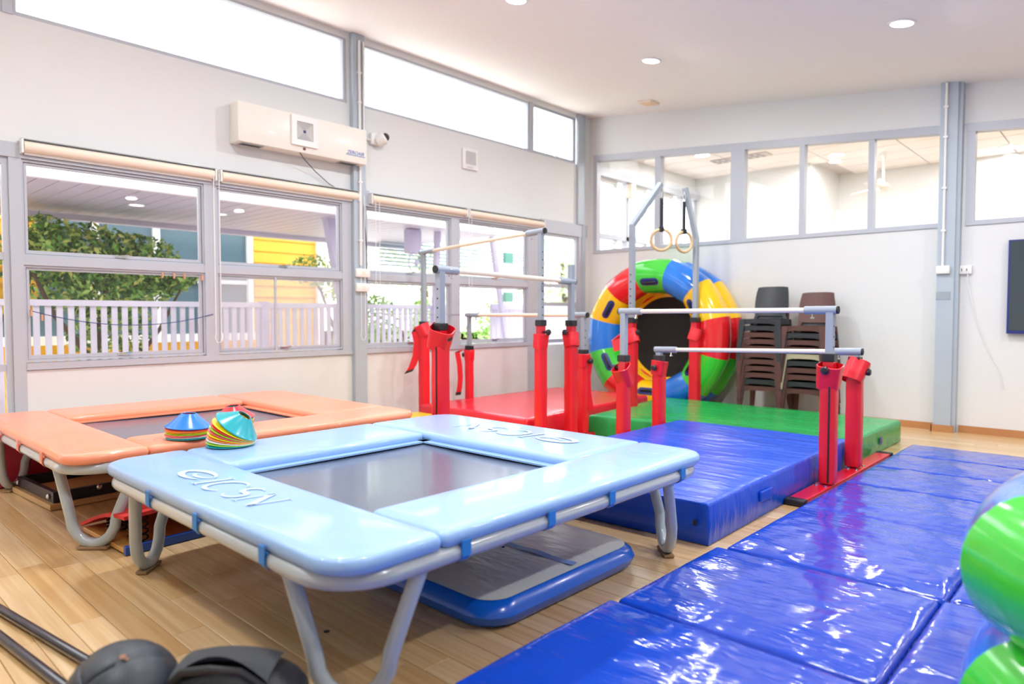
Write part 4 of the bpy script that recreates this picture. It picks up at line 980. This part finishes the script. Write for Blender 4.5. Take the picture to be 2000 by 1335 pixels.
ords = ['bottom', 'second from the bottom', 'third from the bottom', 'fourth from the bottom', 'fifth from the bottom', 'sixth from the bottom', 'seventh from the bottom', 'eighth from the bottom', 'ninth from the bottom', 'tenth from the bottom', 'topmost']
for (cx, cy, rz, seq, which) in ((-3.72, 9.04, R(3), 'nknnnnnnnkk', 'left'), (-3.15, 9.06, R(-1), 'nknnkennkn', 'right')):
    for i, k in enumerate(seq):
        if k not in used: o = protos[k]; used.add(k)
        else: o = copy_tree(protos[k])
        place(o, (cx+random.uniform(-.004, .004), cy-.004*i, .089*i), rz+R(random.uniform(-.8, .8)))
        if 'category' in o: del o['category']
        wd = 'topmost' if i == len(seq)-1 else ords[i]
        tag(o, '%s plastic stacking chair, %s in the %s stack by the back wall' % (cname[k], wd, which), 'chair', 'chairs in the %s stack' % which)
        o.scale = (1.08, 1, 1)

# ------------------------------------------------------------------ things under the trampolines
t = thing('vault_box_frame', 'black steel box frame with bolts on a plywood base under the orange trampoline', 'gym equipment', (-5.4, 1.9, 0))
A = T(-5.72, 1.32, 0) @ RZ(4)
m = MB(); m.bevbox(-.82, .03, -.03, 1.42, .004, .045, .004, A); m.build('plywood_base', mat('plywood', 'c9a26a', .5, var=.12, vscale=10, stretch=(1, 9, 1)), t)
m = MB()
for a in ((-.8, 0, 0, .04, ), (-.8, 0, 1.36, 1.4), (-.8, -.76, .04, 1.36), (-.04, 0, .04, 1.36)): m.bevbox(a[0], a[1], a[2], a[3], .045, .125, .004, A)
m.build('steel_frame', mat('black_navy_steel', '1d1d2c', .35), t)
for px, py, rr in ((-.02, .08, 0), (-.7, .05, 0), (.004, .3, 1), (.004, 1.2, 1)):
    B_ = A @ T(px, -.004 if not rr else py, .11) @ (RX(90) if not rr else RY(90))
    if not rr: B_ = A @ T(px-.06, -.003, .085) @ RX(90)
    m = MB(); m.lathe([(.02, 0), (.02, .008), (.012, .016), (.0001, .018)], 12, B_); m.build('bolt', M_chrome, t, smooth=True)
m = MB(); m.bevbox(-7.04, -6.70, 1.0, 3.1, .004, .40, .03); t = thing('foam_block', 'dark red padded box with beige lid under the orange trampoline', 'foam block', (-6.87, 2.0, 0))
m.build('padding', mat('dark_red_vinyl', 'a3102c', .4, var=.05), t, smooth=True)
m = MB(); m.bevbox(-7.04, -6.70, 1.0, 3.1, .402, .44, .01); m.build('lid', M_cream, t)
t = thing('springboard', 'red topped gym springboard with black coil springs and blue base edge', 'springboard', (-4.6, 2.0, 0))
A = T(-4.33, 1.34, 0) @ RZ(3)
m = MB(); m.bevbox(-.64, 0, 0, 1.3, .012, .04, .004, A); m.build('wooden_base', wood('springboard_ply', 'c08a48', 'dfa55a', .4), t)
m = MB(); m.bevbox(0, .035, 0, 1.32, .004, .055, .004, A); m.build('blue_edge', mat('blue_steel', '174aa8', .35), t)
m = MB()
def deck(i, j):
    u, v = i/10, j/16; return Vector((-.68+.70*u, .0+1.25*v, .06+.17*math.sin(math.pi*.5*u)+.02*math.sin(math.pi*v)))
m.grid(deck, 11, 17, A); m.grid(lambda i, j: deck(i, j)-Vector((0, 0, .022)), 11, 17, A, flip=True)
m.grid(lambda i, j: deck(i, 0)-Vector((0, 0, .022*j)), 11, 2, A); m.grid(lambda i, j: deck(10, i)-Vector((0, 0, .022*j)), 17, 2, A)
m.build('red_deck', mat('red_carpet_deck', 'e03a36', .8, bump=.4, bscale=120), t, smooth=True)
for sx, sy in ((-.42, .12), (-.1, .12), (-.38, .5), (-.1, .5), (-.1, .8)):
    P = []; hh = .06+.17*math.sin(math.pi*.5*(sx+.68)/.7)-.065
    for k in range(49):
        a = 2*math.pi*k/12; P.append(A @ Vector((sx+.055*math.cos(a), sy+.055*math.sin(a), .045+hh*k/48)))
    m = MB(); m.tube(P, .006, 6); m.build('coil_spring', M_blackrub, t, smooth=True)
m = MB(); m.box(-.02, .0, .62, .68, .03, .2, A); m.build('strut', M_redsteel, t)

# ------------------------------------------------------------------ foreground: ball, bag, rails
fx, fy, fz = -1.0*0, 0, 0
t = thing('medicine_ball', 'worn black rubber ball with moulded seams, cut off by the bottom edge', 'ball', (-2.36, .72, .175))
bc = Vector((-2.36, .72, .178)); br = .174
m = MB(); rings = []
NS, NR = 64, 32
Bm = T(*bc) @ RZ(-25) @ RX(40) @ RY(35)
def ballP(i, j):
    th = math.pi*i/NR; ph = 2*math.pi*j/NS
    n = Vector((math.sin(th)*math.cos(ph), math.sin(th)*math.sin(ph), math.cos(th)))
    d = min(abs(n.x), abs(n.y), abs(n.z+.0) if True else 1)
    d2 = min(abs(math.sqrt(max(0, n.x*n.x))-.62*(1+.3*n.y*n.y)), 1)
    g = math.exp(-(min(d, d2)/.02)**2)*.05
    return n*br*(1-g)
m.grid(ballP, NR+1, NS+1, Bm); 
def ball_mat():
    m_ = mat('worn_black_rubber', '343b44', .42, var=.45, vscale=10, bump=.35, bscale=160, bdist=.002); return m_
m.build('rubber_shell', ball_mat(), t, smooth=True, angle=80)
m = MB(); q = Bm @ Vector((0, 0, br*.99)); qq = bc+(Vector((0.35, -.1, .93)).normalized())*br*.99; nrm = (qq-bc).normalized()
m.disc(qq+nrm*.003, nrm, .011, 7); m.disc(qq+nrm*.0028+Vector((.012, .008, -.006)), nrm, .007, 6); m.build('valve_patch', mat('tan_scuff', '8f6a55', .8), t)
t = thing('duffel_bag', 'black soft sports bag on the floor at the bottom edge beside the ball', 'bag', (-2.1, 1.0, 0))
m = MB(); rings = []
A = T(-2.16, .97, .0) @ RZ(43) @ Matrix.Diagonal((.74, 1, 1.22, 1))
for k in range(13):
    f = k/12; x = -.32+.64*f; s_ = math.sin(math.pi*(.06+.88*f))**.45
    rings.append([Vector((x, .19*s_*math.cos(a)*(1+.06*noise.noise(Vector((x*6, a, 1)))), .004+.115+.115*s_*math.sin(a)*(1 if math.sin(a) > 0 else 1)*(1+.12*noise.noise(Vector((x*5, a*1.3, 3)))))) for a in [2*math.pi*q/24 for q in range(24)]])
m.loft(rings, A); m.build('body', mat('black_nylon', '26282c', .55, bump=.4, bscale=30), t, smooth=True, angle=70)
def flap(i, j):
    yy = -.10+.17*j/6; xx = -.20+.42*i/12
    return Vector((xx, yy, .128+.115*math.sqrt(1-(yy/.19)**2)*math.sin(math.pi*(.5+.4*xx/.32))**.45+.004+(.05*math.sin(math.pi*i/12) if j == 0 else .02*math.sin(math.pi*i/12) if j == 1 else 0)))
m = MB(); m.grid(flap, 13, 7, A); m.build('open_flap', mat('dark_grey_fabric', '3b3e43', .7), t, smooth=True)
m = MB(); m.tube([A @ Vector(v) for v in ((-.2, -.1, .20), (-.12, -.13, .25), (0, -.14, .262), (.12, -.13, .25), (.2, -.1, .2))], .013, 8); m.build('grab_handle', M_blackrub, t, smooth=True)
t = thing('equipment_rail', 'pair of black steel rails on the floor at the bottom left corner', 'rail', (-2.9, .6, 0))
for a, b in (((-4.25, .622, .024), (-2.66, .864, .024)), ((-4.0, .566, .024), (-2.66, .716, .024))):
    m = MB(); m.tube([a, b], .02, 12); m.build('rail_tube', mat('gloss_black_tube', '1e1c2a', .18, coat=.5), t, smooth=True)
m = MB(); m.tube([(-2.66, .864, .024), (-2.66, .716, .024)], .02, 12); m.build('cross_tube', M_blackplas, t, smooth=True)

# ------------------------------------------------------------------ outdoors
g = thing('ground', 'pale concrete yard outside the windows', 'ground', kind='structure'); m = MB(); m.box(-60, -7.19, -30, 45, -.35, -.15); m.build('paving', M_concrete, g)
m = MB(); m.box(7, 60, -40, 45, -.35, -.15); m.box(-60, 60, -40, -30, -.35, -.15); m.box(-7.19, 7, -30, -6, -.35, -.15); m.box(-60, 60, 15.3, 60, -.35, -.15); m.build('yard', M_concrete, g)
m = MB(); m.box(-11.2, -7.19, -6, 20, -.15, -.02); dk = m.build('deck_slab', M_concrete, g)
# verandah roof of boards
v = thing('verandah_roof', 'verandah ceiling of lavender boards outside the window wall', 'verandah', (-9, 4, 2.8))
y = -2.0; i = 0
while y < 8.4:
    m = MB(); m.box(-10.6, -8.05, y+.006, y+.182, 2.752+.0, 2.775); m.build('board', M_soffit, v); y += .19
m = MB(); m.box(-10.75, -8.05, -2.1, 8.6, 2.776, 2.80); m.build('roof_deck', M_white, v)
m = MB(); m.box(-10.75, -10.6, -2.1, 8.6, 2.68, 2.80); m.build('fascia', M_soffit, v)
m = MB(); m.box(-8.05, -7.98, -2.1, 8.6, 2.75, 2.80); m.build('white_beam', mat('white_beam_paint', 'f6f1fb', .5), v)
M_outlamp = emis('verandah_lamp_glow', (1, 1, 1), 3)
for x, y, lab in ((-9.1, 3.05, 'round verandah ceiling light seen through the left window'), (-9.1, 4.08, 'round verandah ceiling light seen through the second window')):
    t = thing('verandah_light', lab, 'ceiling light', (x, y, 2.75), 'verandah ceiling lights')
    m = MB(); m.lathe([(.0001, 0), (.075, 0)], 24, T(x, y, 2.744)); m.build('diffuser', M_outlamp, t)
    m = MB(); m.lathe([(.075, -.002), (.095, -.002), (.09, -.012)], 24, T(x, y, 2.752)); m.build('trim_ring', M_white, t)
# upper eave seen through the clerestory
e = thing('roof_eave', 'white boarded roof overhang seen through the high windows', 'eave', (-8, 4, 4.85))
y = 2.3
while y < 5.6:
    m = MB(); m.box(-9.1, -7.2, y+.004, y+.19, 4.86, 4.88); m.build('board', M_white, e); y += .2
# slanted columns
for a, b, lab in (((-8.45, 5.28, 3.0), (-8.45, 5.86, -.02), 'slanted lavender steel column outside the second window'), ((-8.45, 8.55, 3.0), (-8.45, 9.15, -.02), 'slanted lavender steel column outside the glazed door'), ((-8.45, 7.35, 2.9), (-8.45, 7.2, -.02), 'upright lavender steel post outside the fourth window')):
    m = MB(); m.sqtube([a, b], .13 if 'second' in lab else .08); tag(m.build('steel_column', M_lav), lab, 'column', 'verandah columns')
t = thing('green_sign', 'pair of small green sign boxes outside the glazed door', 'sign', (-8.3, 8.9, 1.9))
for z in (2.42, 1.72):
    m = MB(); m.bevbox(-8.36, -8.3, 8.78, 9.0, z-.09, z+.09, .01); m.build('sign_plate', mat('sea_green_plate_%d' % int(z*10), '6fb3a4', .4), t)
# louvre screen and bracket lamp
t = thing('louvre_screen', 'dark and white slatted louvre screen under the verandah roof outside', 'louvre screen', (-10.2, 9, 2.5))
for k in range(7):
    m = MB(); m.box(-10.4, -10.3, 7.6, 11.6, 2.32+.07*k, 2.345+.07*k); m.build('slat', mat('slate_slat_%d' % k, '7d93a6', .5), t)
t = thing('outdoor_fan', 'lavender wall fan on a bracket outside the third window', 'fan', (-8.5, 6.9, 2.3))
m = MB(); m.bevbox(-8.55, -8.4, 6.72, 6.98, 2.36, 2.75, .03); m.build('bracket', M_lav, t, smooth=True)
m = MB(); m.lathe([(.16, -.02), (.17, 0), (.16, .02), (.15, 0), (.16, -.02)], 20, T(-8.42, 6.88, 2.22) @ RY(90)); m.lathe([(.0001, .03), (.04, .02), (.05, 0), (.0001, -.01)], 12, T(-8.42, 6.88, 2.22) @ RY(90)); m.build('fan_cage', M_lav, t, smooth=True)
# picket fence
f = thing('picket_fence', 'white vertical picket fence along the verandah outside', 'fence', (-8.6, 4, 0))
m = MB(); m.box(-8.64, -8.56, -2, 7.9, 1.50, 1.565); m.build('top_rail', M_fence, f)
m = MB(); m.box(-8.63, -8.57, -2, 7.9, .12, .18); m.build('bottom_rail', M_fence, f)
y = -.4
while y < 7.9:
    m = MB(); m.box(-8.615, -8.585, y, y+.056, .18, 1.50); m.build('picket', M_fence, f); y += .107
for y in (1.25, 4.42, 7.85):
    m = MB(); m.box(-8.66, -8.54, y-.05, y+.05, -.02, 1.58); m.build('fence_post', M_lav, f)
f = thing('slatted_gate', 'pale lavender gate of tall corrugated slats outside the glazed door', 'gate', (-8.6, 9.5, 0))
for k in range(22):
    m = MB(); m.box(-8.63 if k % 2 else -8.66, -8.6, 8.75+k*.12, 8.75+k*.12+.105, -.02, 1.55); m.build('slat', M_fence, f)
m = MB(); m.box(-8.6, -8.54, 8.7, 11.4, 1.5, 1.6); m.box(-8.6, -8.54, 8.7, 11.4, .78, .86); m.build('gate_rail', M_lav, f)
# yellow clapboard house
h = thing('yellow_house', 'yellow weatherboard house with dark glazing across the yard', 'house', (-12.2, 3, 0))
def clap(x, y0, y1, z0, z1, step=.21):
    z = z0
    while z < z1-.01:
        zz = min(z+step, z1)
        m = MB(); m.add([(x-.06, y0, z), (x+.028, y0, z), (x+.004, y0, zz), (x-.06, y0, zz), (x-.06, y1, z), (x+.028, y1, z), (x+.004, y1, zz), (x-.06, y1, zz)], [(0, 1, 2, 3), (7, 6, 5, 4), (1, 5, 6, 2), (0, 4, 5, 1), (3, 2, 6, 7)])
        m.build('clapboard', M_clap, h); z += step
clap(-12.0, 5.98, 7.3, -.15, 4.2); clap(-12.0, 2.2, 5.98, -.15, .97); clap(-11.0, -3, 1.95, -.15, 2.7); clap(-11.0, 1.95, 2.42, 1.4, 2.7)
m = MB(); m.box(-12.1, -12.02, 2.2, 5.9, .97, 3.4); m.build('dark_glazing', M_far_dark, h)
m = MB(); m.box(-12.02, -11.9, 2.2, 5.95, .95, 1.08); m.build('window_sill', M_white, h)
for y in (2.45, 3.4, 4.3, 5.15, 5.9):
    m = MB(); m.box(-12.03, -11.94, y-.05, y+.05, 1.08, 3.4); m.build('window_post', M_white, h)
m = MB(); m.box(-12.03, -11.96, 2.2, 5.9, 1.95, 2.02); m.build('glazing_bar', M_white, h)
m = MB(); m.box(-12.2, -11.6, 1.9, 7.4, 3.4, 3.6); m.build('eave_board', M_white, h)
m = MB(); m.box(-14, -12.1, 2, 7.3, -.15, 4.2); m.build('house_body', M_white, h)
m = MB(); m.box(-12.0, -11.9, 7.25, 7.36, -.15, 4.2); m.build('corner_board', M_white, h)
# foliage
def leaves(name, label, cat, blobs, n, size, pal, trunk=None, seed=0):
    random.seed(seed); root = thing(name, label, cat, (blobs[0][0], blobs[0][1], 0))
    V = []; F = []; MI = []
    for _ in range(n):
        b = random.choice(blobs); 
        while True:
            p = Vector((random.uniform(-1, 1), random.uniform(-1, 1), random.uniform(-1, 1)))
            if .25 < p.length < 1: break
        c = Vector((b[0]+p.x*b[3], b[1]+p.y*b[4], b[2]+p.z*b[5]))
        n1 = Vector((random.gauss(0, 1), random.gauss(0, 1), random.gauss(.6, 1))).normalized(); a = n1.orthogonal().normalized(); a.rotate(Matrix.Rotation(random.random()*6.28, 3, n1)); bb = n1.cross(a)
        s_ = size*random.uniform(.6, 1.3); i0 = len(V)
        V += [c-a*s_, c-bb*s_*.45+n1*s_*.12, c+a*s_, c+bb*s_*.45+n1*s_*.12]; F += [(i0, i0+1, i0+2), (i0, i0+2, i0+3)]
        k = random.choice(pal); MI += [k, k]
    m = MB(); m.v = V; m.f = F; m.m = MI; m.build('foliage', LEAF, root, kind='stuff')
    if trunk:
        m = MB()
        for P, r_ in trunk: m.tube(P, r_, 7)
        m.build('branches', M_trunk, root, smooth=True)
    return root
tr = [([(-9.8, 2.9, -.15), (-9.8, 2.75, .8), (-9.9, 2.9, 1.6), (-9.8, 3.1, 2.3)], [.05, .045, .04, .02]), ([(-9.8, 2.75, .8), (-9.7, 2.3, 1.4), (-9.8, 2.0, 2.2)], [.035, .03, .015]), ([(-9.8, 2.95, .4), (-9.7, 3.5, 1.2), (-9.8, 3.9, 1.9)], [.03, .025, .012]), ([(-9.8, 2.85, .1), (-9.6, 2.6, .9), (-9.5, 2.2, 1.5)], [.02, .02, .01])]
leaves('leafy_tree', 'dense green leafy tree behind the fence outside the left window', 'tree', [(-10, 2.7, 2.15, .6, .7, .45), (-10, 3.3, 2.1, .6, .6, .4), (-10, 3.75, 1.95, .5, .35, .25), (-10, 2.3, 2.2, .6, .4, .45), (-10, 3.0, 1.2, .4, .5, .7), (-10, 2.9, 1.7, .5, .9, .3)], 8500, .052, [0, 0, 1, 1, 2, 2, 3], tr, 5)
tr = [([(-9.6, 1.35, -.15), (-9.6, 1.45, .9), (-9.7, 1.3, 1.6), (-9.7, 1.6, 2.2)], [.045, .04, .03, .015]), ([(-9.6, 1.45, .9), (-9.6, 1.8, 1.4), (-9.7, 2.0, 2.0)], [.03, .025, .01]), ([(-9.6, 1.4, .5), (-9.6, 1.1, 1.3), (-9.7, .9, 2.2)], [.03, .025, .01])]
leaves('leafy_tree', 'thin branching shrub before the yellow wall at the left edge', 'tree', [(-9.8, 1.5, 2.1, .3, .5, .4), (-9.8, 1.2, 1.5, .3, .4, .5)], 700, .05, [0, 1, 2], tr, 6)
tr = [([(-10.4, 6.6, -.15), (-10.4, 6.7, 1.0), (-10.4, 6.4, 1.8), (-10.4, 6.1, 2.2)], [.04, .035, .02, .01]), ([(-10.4, 6.7, 1.0), (-10.4, 7.0, 1.7)], [.03, .01])]
leaves('leafy_tree', 'light yellow-green sapling against the yellow house wall', 'tree', [(-10.4, 6.2, 2.15, .3, .45, .3), (-10.4, 6.7, 2.0, .3, .35, .35)], 700, .045, [2, 3, 1], tr, 7)
for i, (x, y, lab) in enumerate(((-10.2, 8.3, 'bright green palm shrub outside the third window'), (-10.6, 10.6, 'bright green shrub outside the window nearest the corner'), (-9.6, 6.6, 'low green shrub behind the pickets right of the column'))):
    leaves('garden_shrub', lab, 'shrub', [(x, y, .58, .5, .9, .74), (x, y+.3, 1.25, .4, .5, .5)], 1300, .06, [1, 2, 4], None, 20+i)
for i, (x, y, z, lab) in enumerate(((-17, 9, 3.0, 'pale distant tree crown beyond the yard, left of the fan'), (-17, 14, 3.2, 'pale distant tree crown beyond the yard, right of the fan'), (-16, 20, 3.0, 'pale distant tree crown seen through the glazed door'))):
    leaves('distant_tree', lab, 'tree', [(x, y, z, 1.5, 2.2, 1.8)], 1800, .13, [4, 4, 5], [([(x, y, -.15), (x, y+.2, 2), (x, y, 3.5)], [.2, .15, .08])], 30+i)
